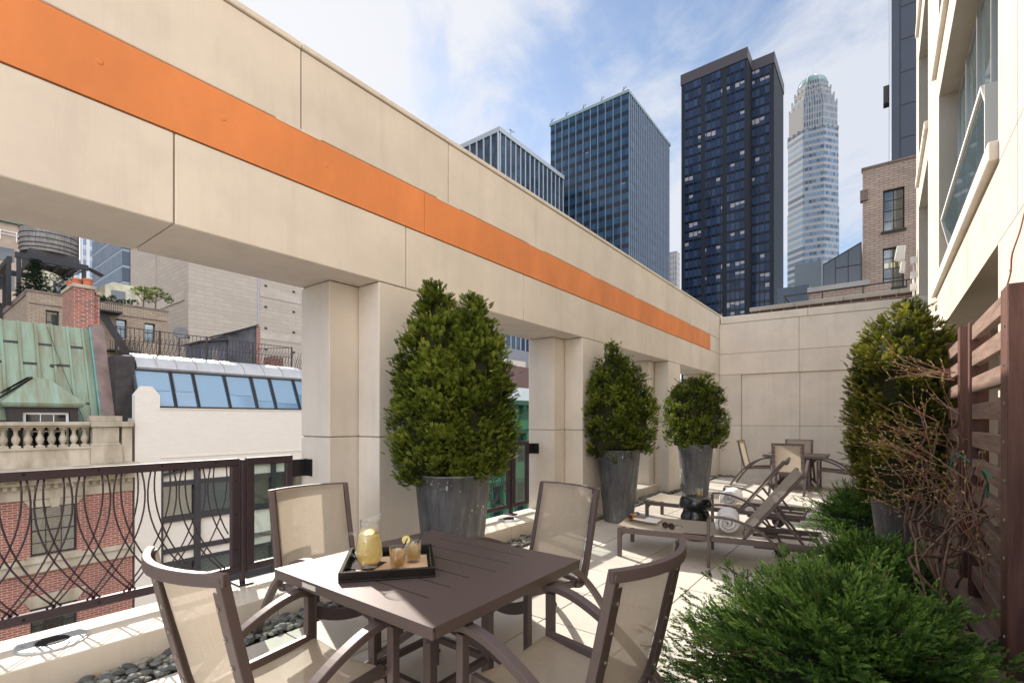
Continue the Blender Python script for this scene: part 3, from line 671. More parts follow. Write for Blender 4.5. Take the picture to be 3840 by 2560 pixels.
def make_table(loc, label):
    t = empty('dining_table', loc, label, 'table', 'square slatted-top metal tables'); B = dict(parent=t, world=False)
    sl = []
    for i in range(7):
        y = -.335+.145*i; sl.append((-.33-.02*(i % 2)+(.0 if i else .1), .335-.02*(i % 3), y-.0045, y+.0045))
    mb = MB(); mb.pierced(-.56, .56, -.525, .525, sl, .716, .700, lambda u, w, d: (u, w, d)); bev(mb.build('tabletop', M('brown'), **B), .0, 1)
    rim = MB()
    for a, b, c, d in ((-.56, .56, -.5251, -.505), (-.56, .56, .505, .5251), (-.5601, -.54, -.505, .505), (.54, .5601, -.505, .505)): rim.box(a, b, c, d, .668, .7155)
    bev(rim.build('rim', M('brown'), **B), .006, 3)
    un = MB(); un.box(-.40, .40, -.42, .42, .688, .694); un.build('underframe', M('brown'), **B)
    for sx in (-1, 1):
        for sy in (-1, 1):
            q = MB(); q.box(sx*.2-.024, sx*.2+.024, sy*.2-.024, sy*.2+.024, .06, .687); bev(q.build('post', M('brown'), **B), .003, 1)
            f = MB(); f.bar([(sx*.05, sy*.05, .40), (sx*.20, sy*.20, .26), (sx*.33, sy*.33, .10), (sx*.40, sy*.40, .02)], .04, .028, (0, 0, 1)); f.cbox((sx*.40, sy*.40, .008), (.05, .05, .016)); f.build('splayed_foot', M('brown'), **B)
            u = MB(); u.bar([(sx*.20, sy*.20, .45), (sx*.33, sy*.33, .60), (sx*.40, sy*.40, .685)], .036, .024, (0, 0, 1)); u.build('top_strut', M('brown'), **B)
    for z in (.22, .60):
        r = MB()
        for s in (-1, 1): r.box(-.175, .175, s*.2-.015, s*.2+.015, z-.015, z+.015); r.box(s*.2-.0155, s*.2+.0155, -.175, .175, z-.0145, z+.0145)
        r.build('stretcher', M('brown'), **B)
    return t
tb = make_table((-1.815, 1.71, 0), 'square brown metal table with long slots in its top, holding the drinks tray')
t2 = copy_tree(tb); t2.location = (-1.42, 11.8, 0); t2['label'] = 'square brown metal table near the end wall, with nothing on it'
o = MB().box(-2.3755-.003, -2.3755+.0005, 0, 0, 0, 0)
pl = MB(); pl.box(-.30, -.19, -.5275, -.5252, .683, .704); p_ = pl.build('maker_plate', M('paper'), tb, world=False)

# ---- tray and drinks
TZ = .7165
def tray():
    c = (-1.955, 1.555); an = R(49); h = .216
    t = empty('serving_tray', (c[0], c[1], TZ), 'square black lacquered tray with raised sides on the near table', 'tray', None, an); B = dict(parent=t, world=False)
    mb = MB(); mb.box(-h, h, -h, h, .0, .008)
    for a in ((-h, h, -h, -h+.018), (-h, h, h-.018, h), (-h, -h+.018, -h+.018, h-.018), (h-.018, h, -h+.018, h-.018)): mb.box(a[0], a[1], a[2], a[3], .0085, .046)
    bev(mb.build('tray_body', M('black'), **B), .002, 1)
    g = MB(); g.box(-.155, .185, -.14, .14, .0085, .0105)
    o = tag(g.build('paper_liner', mat('peach_paper', (.80, .56, .36), .7), None, world=False), 'peach paper liner lying in the black tray', 'paper liner'); o.location = t.location; o.rotation_euler = t.rotation_euler
    n = MB(); n.add([(-.105, -.075, .0118), (.05, -.085, .0112), (.04, .075, .0112), (-.11, .07, .0118), (-.09, .005, .0145)], [(0, 1, 4), (1, 2, 4), (2, 3, 4), (3, 0, 4)])
    o = tag(n.build('cocktail_napkin', mat('dark_napkin', (.03, .018, .014), .9), None, world=False), 'dark paper napkin under the pitcher', 'napkin'); o.location = (-2.005, 1.485, TZ); o.rotation_euler = (0, 0, R(20))
tray()
M_['lemonade'] = liquid('lemonade', (1.0, .86, .46), .05)
M_['icetea'] = liquid('citrus_cocktail', (.96, .62, .12), .05)
M_['lemonade2'] = liquid('pale_citrus_drink', (.97, .79, .34), .05)
M_['ice'] = mat('ice', (.95, .93, .84), .15, trans=.55, ior=1.31)
M_['rind'] = mat('lemon_rind', (.85, .60, .05), .5); M_['pulp'] = mat('lemon_pulp', (.93, .86, .42), .45, var=.1, vscale=80)
def wall(prof, th):
    inner = [(max(r-th, .0005), z) for r, z in prof]; return prof+inner[::-1]
def lemon(c, tilt, az, label, r=.027, cat='lemon slice'):
    t = empty('lemon_slice', c, label, cat); t.rotation_euler = (tilt, 0, az)
    MB().lathe([(r*.9, -.002), (r, -.0026), (r, .0026), (r*.9, .002)], 20, cap=False).build('rind', M('rind'), t, world=False)
    MB().lathe([(r*.9, -.002), (r*.9, .002)], 20).build('pulp', M('pulp'), t, world=False)
def pitcher():
    x, y = -1.985, 1.455; z = TZ+.013
    t = empty('glass_pitcher', (x, y, z), 'clear glass pitcher of lemonade with a looped handle on the tray', 'pitcher'); t.scale = (1.1, 1.1, 1.1); B = dict(parent=t, world=False)
    pr = [(.030, .0), (.036, .002), (.034, .012), (.046, .024), (.057, .045), (.061, .070), (.058, .100), (.050, .135), (.043, .165), (.040, .190), (.0405, .222)]
    mb = MB(); n = 32
    full = [(0.0006, 0)]+pr+[(r-.003, h) for r, h in pr[::-1] if h > .012]+[(.0006, .016)]
    mb.lathe(full, n, cap=False)
    vs = []
    for (px, py, pz) in mb.v:      # spout and slanted lip
        if pz > .16:
            a = math.atan2(py, px); k = (pz-.16)/.062; c = math.cos(a-R(38)); px += math.cos(a)*.016*k*k*max(0, c)**6; py += math.sin(a)*.016*k*k*max(0, c)**6; pz += k*(.012*c)
        vs.append((px, py, pz))
    mb.v = vs; mb.build('glass_body', M('glass'), smooth=True, **B)
    ha = R(38+180); c, s = math.cos(ha), math.sin(ha)
    pts = spline([(.054, .140), (.080, .150), (.100, .135), (.104, .105), (.092, .072), (.070, .052), (.058, .050)], 5)
    MB().tube([(c*p.x, s*p.x, p.y) for p in pts], .0068, 10, (s, -c, 0)).build('handle', M('glass'), smooth=True, **B)
    lq = [(0.0006, .0165)]+[(r-.0035, h) for r, h in pr if .013 < h < .15]+[(.0452, .150), (0.0006, .150)]
    MB().lathe(lq, 28, cap=False).build('lemonade', M('lemonade'), smooth=True, **B)
    for i in range(9):
        a = rng.uniform(0, 6.3); rr = rng.uniform(0, .026); q = MB(); s_ = .011
        q.cbox((0, 0, 0), (s_*2, s_*2, s_*1.7)); o = q.build('ice_cube', M('ice'), world=False); bev(o, .003, 2)
        o.location = (x+rr*math.cos(a), y+rr*math.sin(a), z+rng.uniform(.11, .162)); o.rotation_euler = (rng.uniform(0, 3), rng.uniform(0, 3), 0)
        tag(o, 'ice cubes floating in the lemonade pitcher', 'ice cube', 'ice cubes in the pitcher')
    lemon((x+.006, y-.004, z+.172), R(22), R(40), 'lemon slice floating on the pitcher of lemonade', .028)
pitcher()
def tumbler(x, y, z, liq, lev, label, g='short glasses with citrus drinks'):
    t = empty('drinking_glass', (x, y, z), label, 'glass', g); t.scale = (1.14, 1.14, 1.14); B = dict(parent=t, world=False)
    pr = [(.029, 0), (.0305, .002), (.0315, .014), (.0375, .092)]
    MB().lathe([(0.0006, 0)]+pr+[(.0355, .092), (.0298, .015), (.0006, .013)], 28, cap=False).build('glass_body', M('glass'), smooth=True, **B)
    rl = .0298+(.0355-.0298)*(lev-.015)/.077
    MB().lathe([(.0006, .0145), (.0290, .0155), (rl-.001, lev), (.0006, lev)], 26, cap=False).build('drink', liq, smooth=True, **B)
    return t
tumbler(-1.868, 1.535, TZ+.011, M('icetea'), .080, 'short glass of amber drink with a black straw, in front on the tray')
tumbler(-1.893, 1.655, TZ+.011, M('lemonade2'), .078, 'short glass of pale drink with a lemon round on its rim, behind on the tray')
def straw(p, q, label):
    mb = MB().tube([p, q], .0032, 8, (0, 1, 0)); o = mb.build('drinking_straw', M('black'), None, smooth=True, origin=p); tag(o, label, 'straw', 'black straws in the drinks')
straw((-1.876, 1.525, TZ+.026), (-1.835, 1.566, TZ+.155), 'black straw standing in the front amber drink')
straw((-1.905, 1.640, TZ+.026), (-1.853, 1.682, TZ+.155), 'black straw standing in the rear pale drink')
lemon((-1.928, 1.637, TZ+.120), R(80), R(35), 'lemon slice hooked on the rim of the rear glass', .022)
for k, (x, y) in enumerate(((-1.87, 1.54), (-1.86, 1.525), (-1.90, 1.66))):
    q = MB(); q.cbox((0, 0, 0), (.022, .02, .02)); o = q.build('ice_cube', M('ice'), world=False); bev(o, .003, 2); o.location = (x, y, TZ+.098); o.rotation_euler = (k, k*.6, 1); tag(o, ['ice cube at the top of the front amber drink', 'second ice cube in the front amber drink, nearer the camera', 'ice cube at the top of the rear pale drink'][k], 'ice cube', 'ice cubes in the glasses')

# ---- loungers
def make_lounger(loc, rz, label):
    t = empty('sun_lounger', loc, label, 'sun lounger', 'sling sun loungers with raised backs', rz); B = dict(parent=t, world=False)
    for s in (-1, 1):
        a = MB(); a.bar([(s*.335, -.0, .276), (s*.335, 1.93, .276)], .032, .052); bev(a.build('side_rail', M('brown'), **B), .004, 1)
        l = MB(); l.box(s*.335-.021, s*.335+.021, .0, .044, 0, .302); l.prism([(.044, .25), (.044, .215), (.08, .25)], s*.335-.014, s*.335+.014, 0); bev(l.build('foot_leg', M('brown'), **B), .004, 1)
        arc = spline([(.90, .497), (1.02, .500), (1.15, .478), (1.29, .425), (1.42, .335), (1.53, .215), (1.60, .09)], 4)
        m = MB(); m.bar([(s*.372, p.x, p.y) for p in arc], .022, .034, (s*1.0, 0, 0)); m.box(s*.372-.017, s*.372+.017, .885, .917, .0, .482); bev(m.build('armrest', M('brown'), **B), .004, 1)
        w = MB().tube([(s*.372-.018, 1.58, .078), (s*.372+.018, 1.58, .078)], .078, 24, (0, 0, 1)); bev(w.build('wheel', mat_once('rubber', (.012, .012, .013), .6), **B), .008, 2)
        st = MB(); st.bar([(s*.27, 1.47, .60), (s*.27, 1.74, .25)], .024, .024, (0, 1, 0)); st.build('back_strut', M('brown'), **B)
        rk = MB(); rk.box(s*.27-.012, s*.27+.012, 1.30, 1.88, .215, .245); rk.build('ratchet_rail', M('brown'), **B)
    f = MB(); ty, tz = 1.70, .925; by, bz = 1.22, .305
    for s in (-1, 1): f.bar([(s*.318, by, bz), (s*.318, ty, tz)], .026, .030, (1, 0, 0))
    f.bar([(x, ty+.012-.0*(x), tz+.010-.045*(1-(x/.33)**2)) for x in [-.335+.67*i/10 for i in range(11)]], .03, .03, (0, 0, 1)); bev(f.build('back_frame', M('brown'), **B), .004, 1)
    for y0, y1, w, z0, z1 in ((.006, .034, .319, .262, .290), (1.90, 1.925, .319, .262, .290), (1.568, 1.592, .36, .066, .09), (1.20, 1.225, .319, .262, .290)): MB().box(-w, w, y0, y1, z0, z1).build('crossbar', M('brown'), **B)
    MB().grid(10, 22, lambda u, v: ((u-.5)*.672, .004+v*1.215, .311+.022*math.exp(-v*16)-.024*math.sin(math.pi*u)*(.35+.65*min(1, v*6)))).build('seat_sling', M('sling'), smooth=True, fix=False, **B)
    MB().grid(10, 12, lambda u, v: ((u-.5)*.668, by-.010+(ty-by)*v*1.01+.022*math.sin(math.pi*u), bz+.016+(tz-bz)*v*1.01-.018*math.sin(math.pi*u))).build('back_sling', M('sling'), smooth=True, fix=False, **B)
    return t
_mo = {}
def mat_once(n, *a, **k):
    if n not in _mo: _mo[n] = mat(n, *a, **k)
    return _mo[n]
L1 = make_lounger((-2.30, 5.11, 0), R(-78), 'brown sling sun lounger in front, carrying the magazine and sunglasses')
L2 = copy_tree(L1); L2.location = (-2.66, 6.92, 0); L2.rotation_euler = (0, 0, R(-87.5)); L2['label'] = 'brown sling sun lounger behind the black stool, carrying only a towel'
def towel(L, label):
    """terry towel rolled into a spiral"""
    pts = []; n = 84; turns = 3.3
    for i in range(n+1):
        a = turns*2*math.pi*i/n; r = .016+.104*i/n+.004*math.sin(i*.31); pts.append((r*math.cos(a+1.9), r*math.sin(a+1.9)))
    m = MB(); ln = .21; b = 0
    k = 12
    for j in range(k+1):
        e = j/k; x = -ln+2*ln*e
        for i, (p, q) in enumerate(pts):
            wob = .006*math.sin(i*.5+j)*.6; sh = .01*math.sin(i*.37); m.v.append((x+(sh if j in (0, k) else 0)+(.010*math.sin(i*.15)), p+wob*.3, q*.94+.117+wob*.35))
    w = len(pts)
    for j in range(k):
        for i in range(w-1): m.f.append((j*w+i, j*w+i+1, (j+1)*w+i+1, (j+1)*w+i))
    o = m.build('rolled_towel', M('towel'), None, smooth=True, world=False, fix=False)
    s = o.modifiers.new('thickness', 'SOLIDIFY'); s.thickness = .027; s.offset = -1
    o.matrix_world = Matrix.Translation(L.location) @ Matrix.Rotation(L.rotation_euler.z, 4, 'Z') @ Matrix.Translation((.03, 1.07, .302))
    tag(o, label, 'towel', 'rolled white towels')
towel(L1, 'rolled white towel at the hinge of the front lounger'); towel(L2, 'rolled white towel at the hinge of the rear lounger')
def place_on(o, L, x, y, z, a=0):
    o.matrix_world = Matrix.Translation(L.location) @ Matrix.Rotation(L.rotation_euler.z, 4, 'Z') @ Matrix.Translation((x, y, z)) @ Matrix.Rotation(a, 4, 'Z')
def magazine():
    t = empty('magazine', (0, 0, 0), 'open magazine with its cover rolled back, lying on the foot of the front lounger', 'magazine'); B = dict(parent=t, world=False)
    g = MB(); g.grid(10, 4, lambda u, v: (-.13+.24*v, .02+.27*u, .012+.012*math.exp(-u*3)-.006*u)); o = g.build('open_pages', M('paper'), smooth=True, fix=False, **B); s = o.modifiers.new('t', 'SOLIDIFY'); s.thickness = .010
    cm = bpy.data.materials.new('printed_cover'); cm.use_nodes = True; n, l, p = nodes_of(cm)
    tc = n.new('ShaderNodeTexCoord'); q = n.new('ShaderNodeTexNoise'); q.inputs['Scale'].default_value = 22; q.inputs['Detail'].default_value = 4; l.new(tc.outputs['Object'], q.inputs[0])
    sp = n.new('ShaderNodeSeparateXYZ'); l.new(tc.outputs['Object'], sp.inputs[0])
    a = n.new('ShaderNodeMath'); a.operation = 'MULTIPLY_ADD'; l.new(sp.outputs[0], a.inputs[0]); a.inputs[1].default_value = -2.6; l.new(q.outputs[0], a.inputs[2])
    r = n.new('ShaderNodeValToRGB'); l.new(a.outputs[0], r.inputs[0]); e = r.color_ramp.elements; e[0].position = .15; e[0].color = (.05, .025, .02, 1); e[1].position = .95; e[1].color = (.05, .16, .42, 1)
    for po, c in ((.35, (.50, .22, .05)), (.50, (.62, .36, .12)), (.62, (.16, .08, .05)), (.72, (.06, .20, .48))): k = e.new(po); k.color = (*c, 1)
    l.new(r.outputs[0], p.inputs['Base Color']); p.inputs['Roughness'].default_value = .25
    rc = MB(); n_ = 40
    for x in (-.135, .115):
        for i in range(n_+1):
            an = 2.2*2*math.pi*i/n_; rr = .034-.012*i/n_; rc.v.append((x, -.005+rr*math.sin(an), .036-rr*math.cos(an)))
    for i in range(n_): rc.f.append((i, i+1, n_+2+i, n_+1+i))
    o = rc.build('rolled_cover', cm, smooth=True, fix=False, **B); s = o.modifiers.new('t', 'SOLIDIFY'); s.thickness = .002
    pc = MB().grid(6, 3, lambda u, v: (-.125+.16*v, .03+.10*u, .0262+.010*math.exp(-u*1.4))); pc.build('printed_picture', cm, smooth=True, fix=False, **B)
    place_on(t, L1, -.10, .085, .312, R(-8))
magazine()
def glasses():
    t = empty('sunglasses', (0, 0, 0), 'brown round-lensed sunglasses lying on the front lounger beside the magazine', 'sunglasses'); B = dict(parent=t, world=False)
    lens = mat('tinted_lens', (.05, .022, .014), .05, spec=.9); fm = mat('tortoiseshell', (.05, .02, .012), .2, var=.5, vscale=60, coat=.5)
    f = MB()
    for s in (-1, 1):
        def e(a, k=1): return (s*.034+.030*k*math.cos(a), .004*0-.006*(abs(math.cos(a))), .030+.026*k*math.sin(a))
        m = MB(); m.add([e(2*math.pi*i/20, .95) for i in range(20)], [tuple(range(20))]); m.build('lens', lens, **B)
        ring = [Vector(e(2*math.pi*i/24)) for i in range(25)]; f.tube(ring, .0042, 6, (0, 1, 0))
        f.tube([(s*.064, -.004, .042), (s*.068, .03, .040), (s*.066, .09, .030), (s*.060, .125, .008)], .0036, 6, (1, 0, 0))
    f.tube([(-.008, -.003, .036), (0, -.005, .040), (.008, -.003, .036)], .004, 6, (0, 1, 0)); f.build('frame', fm, smooth=True, **B)
    place_on(t, L1, .17, .50, .298, R(62)); t.scale = (1.15, 1.15, 1.15)
glasses()
def stool():
    t = empty('stool', (-1.79, 6.03, 0), 'black glazed drum stool with a capped top standing between the loungers', 'stool')
    c = (-1.79, 6.03, 0)
    body = MB().lathe([(.118, 0), (.135, .012), (.150, .10), (.168, .20), (.176, .262), (.170, .285), (.150, .325), (.143, .372), (.150, .385), (.150, .395)], 36, c).build('waisted_body', M('stool'), t, smooth=True)
    MB().lathe([(.150, .384), (.186, .386), (.194, .400), (.182, .470), (.168, .507), (.155, .517), (.06, .519)], 36, c).build('seat_cap', M('stool'), t, smooth=True)
stool()
tumbler(-1.735, 5.985, .5195, M('lemonade2'), .070, 'short glass of lemonade standing on the black stool')
def leaf_bits():
    mb = MB()
    for k in range(26):
        x, y = rng.uniform(-2.9, -.5), rng.uniform(2.6, 11); s = rng.uniform(.006, .02); a = rng.uniform(0, 6.3)
        mb.add([(x, y, .003), (x+s*math.cos(a), y+s*math.sin(a), .006), (x+s*math.cos(a)*.5-s*.2*math.sin(a), y+s*.5*math.sin(a)+s*.2*math.cos(a), .004)], [(0, 1, 2)])
    tag(mb.build('fallen_leaf_bits', mat('dead_leaf', (.18, .09, .04), .8), fix=False), 'tiny dry leaf scraps scattered on the pavers', 'leaf litter', kind='stuff')
leaf_bits()
# ================================================================ planting
NR = np.random.default_rng(11)
def rotmats(dirs, roll):
    """frames whose Y axis follows dirs"""
    d = dirs/np.linalg.norm(dirs, axis=1, keepdims=True); ref = np.tile([0., 0., 1.], (len(d), 1)); ref[np.abs(d[:, 2]) > .93] = [1., 0, 0]
    x = np.cross(d, ref); x /= np.linalg.norm(x, axis=1, keepdims=True); z = np.cross(x, d)
    c, s = np.cos(roll)[:, None], np.sin(roll)[:, None]; x2 = x*c+z*s; z2 = -x*s+z*c
    return np.stack([x2, d, z2], axis=2)
def scatter(name, tv, tf, pos, dirs, scale, tint, m, parent, roll=None, jit=.1, grad=.30):
    n = len(pos); Rm = rotmats(dirs, NR.uniform(-.6, .6, n) if roll is None else roll)
    v = np.einsum('nij,kj->nki', Rm, tv)*scale[:, None, None]+pos[:, None, :]
    f = (tf[None]+(np.arange(n)*len(tv))[:, None, None]).reshape(-1, tf.shape[1])
    ty = tv[tf].mean(axis=1)[:, 1]; ty = (ty-ty.mean())/max(1e-6, np.ptp(ty))
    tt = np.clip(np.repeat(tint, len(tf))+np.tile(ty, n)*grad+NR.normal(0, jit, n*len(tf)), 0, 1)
    return raw_mesh(name, v.reshape(-1, 3), f, m, tt, parent)
def fan_spray(nb=6, L=1.0, w=.085, fork=.62, droop=.12):
    """flat fern-like spray: a midrib with paired forked leaflets, unit length"""
    V = []; F = []
    def leaf(p, a, ln, wd):
        c, s = math.sin(a), math.cos(a); q = np.array([p, (p[0]+c*ln*.5-s*wd, p[1]+s*ln*.5+c*wd, p[2]+.02), (p[0]+c*ln, p[1]+s*ln, p[2]-droop*ln*.5), (p[0]+c*ln*.5+s*wd, p[1]+s*ln*.5-c*wd, p[2]+.02)])
        b = len(V); V.extend(map(tuple, q)); F.append((b, b+1, b+2, b+3))
    leaf((0, 0, 0), 0, L, w*.8)
    for i in range(nb):
        y = L*(.14+.72*i/nb); ln = L*(.52-.30*abs(i/nb-.3))
        for s in (-1, 1):
            leaf((0, y, 0), s*fork, ln, w); leaf((s*ln*.40*math.sin(fork), y+ln*.40*math.cos(fork), 0), s*(fork+.55), ln*.5, w*.8); leaf((s*ln*.40*math.sin(fork), y+ln*.40*math.cos(fork), 0), s*(fork-.45), ln*.55, w*.8)
    return np.array(V), np.array(F)
def needle_spray(L=1.0, pairs=7, w=.03):
    """juniper branchlet: needles all round short side shoots"""
    V = []; F = []
    def nd(p, d, ln, wd):
        p = np.array(p); d = np.array(d); d = d/np.linalg.norm(d); s = np.cross(d, [0, 0, 1.]); s = s/(np.linalg.norm(s)+1e-6)*wd
        b = len(V); V.extend([tuple(p-s*.5), tuple(p+d*ln*.5-s), tuple(p+d*ln), tuple(p+d*ln*.5+s)]); F.append((b, b+1, b+2, b+3))
    r = random.Random(3)
    nd((0, 0, 0), (0, 1, .08), L, w*.8)
    for i in range(pairs):
        y = L*(.15+.8*i/pairs)
        for s in (-1, 1):
            a = .75-.2*i/pairs; ln = L*(.40-.22*i/pairs); dx, dy = s*math.sin(a), math.cos(a)
            nd((0, y, 0), (dx, dy, .15), ln, w)
            for k in (.3, .6, .9):
                for t in (-.8, .8): nd((dx*ln*k, y+dy*ln*k, .15*ln*k), (math.sin(s*a+t), math.cos(s*a+t), r.uniform(-.1, .7)), L*.115, w*.8)
    return np.array(V), np.array(F)
def tuft(n=15, seed=4):
    """one juniper shoot: short needles all round a twig, unit length"""
    r = random.Random(seed); V = []; F = []
    def nd(p, d, ln, w):
        p = np.array(p); d = np.array(d); d = d/np.linalg.norm(d); s = np.cross(d, [r.uniform(-1, 1), 0, 1.]); s = s/(np.linalg.norm(s)+1e-6)*w
        b = len(V); V.extend([tuple(p), tuple(p+d*ln*.45-s), tuple(p+d*ln), tuple(p+d*ln*.45+s)]); F.append((b, b+1, b+2, b+3))
    for i in range(n):
        y = .08+.80*i/n; a = i*2.4; sp = .62-.25*i/n; nd((0, y, 0), (math.cos(a)*sp, 1.0, math.sin(a)*sp), .34-.08*i/n, .045)
    nd((0, .8, 0), (0, 1, 0), .3, .045); return np.array(V), np.array(F)
FV, FF = fan_spray(4, 1.0, .055, .52, .30); NV, NF = tuft()
def lumpy(p, k, seed): 
    return (np.sin(p[:, 0]*k+seed)+np.sin(p[:, 1]*k*1.1+seed*2.3+p[:, 2]*2)+np.sin(p[:, 2]*k*.9+seed*.7+p[:, 0]*3))/3
def crown(name, parent, lobes, n_clump, per, size, m, core_m, seed=1, gap=.0):
    """lobes: list of (cx, cy, z0, z1, radius, profile fn). Sprays grow outwards and upwards in clumps over each lobe's shell"""
    P = []; D = []; S = []; T = []
    for (cx, cy, z0, z1, rad, pf, w) in lobes:
        nc = int(n_clump*w); t = NR.uniform(0.0, 1, nc*3)
        prob = np.array([max(pf(a), .12) for a in t]); t = t[NR.uniform(0, prob.max(), len(t)) < prob][:nc]; nc = len(t)
        a = NR.uniform(0, 2*math.pi, nc); r = np.array([pf(x) for x in t])*rad; z = z0+(z1-z0)*t
        c = np.c_[cx+r*np.cos(a), cy+r*np.sin(a), z]; lp = lumpy(c, 7, seed); sh = 1+.075*lp+NR.normal(0, .022, nc)
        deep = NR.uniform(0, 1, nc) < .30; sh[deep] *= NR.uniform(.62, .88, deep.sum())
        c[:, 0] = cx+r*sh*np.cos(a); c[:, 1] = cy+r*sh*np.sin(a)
        ct = np.clip(.46+.20*lp+NR.normal(0, .12, nc), .02, .95); ct[deep] *= .35  # clumps set deep are tinted darker: gap shade put into the colour
        for i in range(nc):
            k = per; off = NR.normal(0, size*.68, (k, 3)); out = np.array([math.cos(a[i]), math.sin(a[i]), .75+.5*t[i]])
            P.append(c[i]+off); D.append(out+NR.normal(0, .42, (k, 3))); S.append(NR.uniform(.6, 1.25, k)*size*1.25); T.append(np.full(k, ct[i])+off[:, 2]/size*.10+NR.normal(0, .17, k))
        # leader shoots at the top
        k = 26; P.append(np.c_[NR.normal(cx, rad*.10, k), NR.normal(cy, rad*.10, k), NR.uniform(z1-.12, z1+.02, k)]); D.append(np.c_[NR.normal(0, .4, (k, 2)), np.ones(k)*1.1]); S.append(NR.uniform(.7, 1.2, k)*size); T.append(np.full(k, .6))
        # solid twiggy heart, so that the crown is not see-through
        co = MB(); n = 14; K = 12; hp = [(max(pf(j/K), .02)*rad*.78, z0+.03+(z1-z0-.12)*j/K) for j in range(K+1)]
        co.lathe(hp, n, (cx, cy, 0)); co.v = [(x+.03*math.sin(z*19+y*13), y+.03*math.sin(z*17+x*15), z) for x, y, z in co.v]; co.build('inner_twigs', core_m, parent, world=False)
    o = scatter('foliage', FV, FF, np.concatenate(P), np.concatenate(D), np.concatenate(S), np.concatenate(T), m, parent, jit=.05)
    return o
def planter(loc, h, rt, rb, label):
    t = empty('zinc_planter', loc, label, 'planter', 'tall round zinc planters'); B = dict(parent=t, world=False)
    pr = [(.001, .0), (rb, .0), (rb+.004, .01)]+[(rb+(rt-rb)*(k/8)**.92, .01+(h-.03)*k/8) for k in range(1, 9)]+[(rt+.008, h-.015), (rt+.010, h-.002), (rt+.002, h), (rt-.012, h-.004), (rt-.018, h-.06), (rt-.03, h-.10)]
    MB().lathe(pr, 56, cap=False).build('pot', M('zinc'), smooth=True, **B)
    MB().lathe([(rt-.022, h-.075), (.12, h-.055), (.001, h-.05)], 32, cap=False).build('soil', M('soil'), smooth=True, **B)
    return t
egg = lambda t: (math.sin(math.pi*min(1, (t*.86+.16)))**.55)*(1-.42*t**2.2) if t < 1 else .1
col = lambda t: max(.05, (1-(max(0, t-.28)/.72)**1.95)**.85)*(.76+.24*min(1, t/.20))
def arborvitae(loc, base, lobes, n, per, size, label, m='thuja', seed=1):
    t = empty('arborvitae', (loc[0], loc[1], base), label, 'shrub', 'potted arborvitae in zinc planters')
    tr = MB()
    for (cx, cy, z0, z1, rad, pf, w) in lobes: tr.tube([(cx*.3, cy*.3, -.07), (cx*.6, cy*.6, .15), (cx, cy, z1*.8)], .022, 8, (1, 0, 0), [1, .8, .25])
    tr.build('trunk', M('bark'), t, world=False)
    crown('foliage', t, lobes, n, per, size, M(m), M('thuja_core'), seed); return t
# right/left in the picture is roughly (.8, .6) in plan
def sh(u, v): return (.795*u-.606*v, .606*u+.795*v)     # u to the picture's right, v away from the camera
planter((-2.77, 2.84, 0), 1.02, .305, .205, 'tall weathered zinc planter nearest the camera, right of the first pier')
planter((-2.99, 6.44, 0), 1.02, .305, .205, 'tall zinc planter beside the second pier, behind the front chair backs')
planter((-2.62, 8.80, 0), 1.02, .300, .20, 'tall zinc planter farthest along the street wall, behind the black stool')
planter((.22, 6.35, 0), .86, .33, .24, 'broad zinc planter on the facade side, half hidden by bare vine twigs')
a, b = sh(-.14, .0), sh(.16, .05)
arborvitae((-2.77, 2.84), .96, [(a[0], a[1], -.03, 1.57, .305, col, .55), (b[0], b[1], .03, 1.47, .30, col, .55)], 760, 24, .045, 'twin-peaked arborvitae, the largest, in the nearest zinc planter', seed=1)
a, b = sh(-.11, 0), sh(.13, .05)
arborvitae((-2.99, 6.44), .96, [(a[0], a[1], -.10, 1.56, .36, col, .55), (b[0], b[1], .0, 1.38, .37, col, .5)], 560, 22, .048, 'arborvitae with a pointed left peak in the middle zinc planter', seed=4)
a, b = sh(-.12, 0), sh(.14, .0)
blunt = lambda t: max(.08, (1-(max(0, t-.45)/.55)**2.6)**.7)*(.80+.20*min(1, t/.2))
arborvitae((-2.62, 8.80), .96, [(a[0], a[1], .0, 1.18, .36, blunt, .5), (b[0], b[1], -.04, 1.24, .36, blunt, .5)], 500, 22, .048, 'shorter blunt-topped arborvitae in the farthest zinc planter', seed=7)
arborvitae((.22, 6.35), .80, [(-.02, .30, -.1, 1.68, .38, blunt, .45), (-.02, -.50, -.12, 1.70, .41, blunt, .45), (0, -.1, -.14, 1.40, .38, blunt, .4)], 900, 22, .052, 'broad bronze-green arborvitae against the bright facade', m='thuja_y', seed=9)

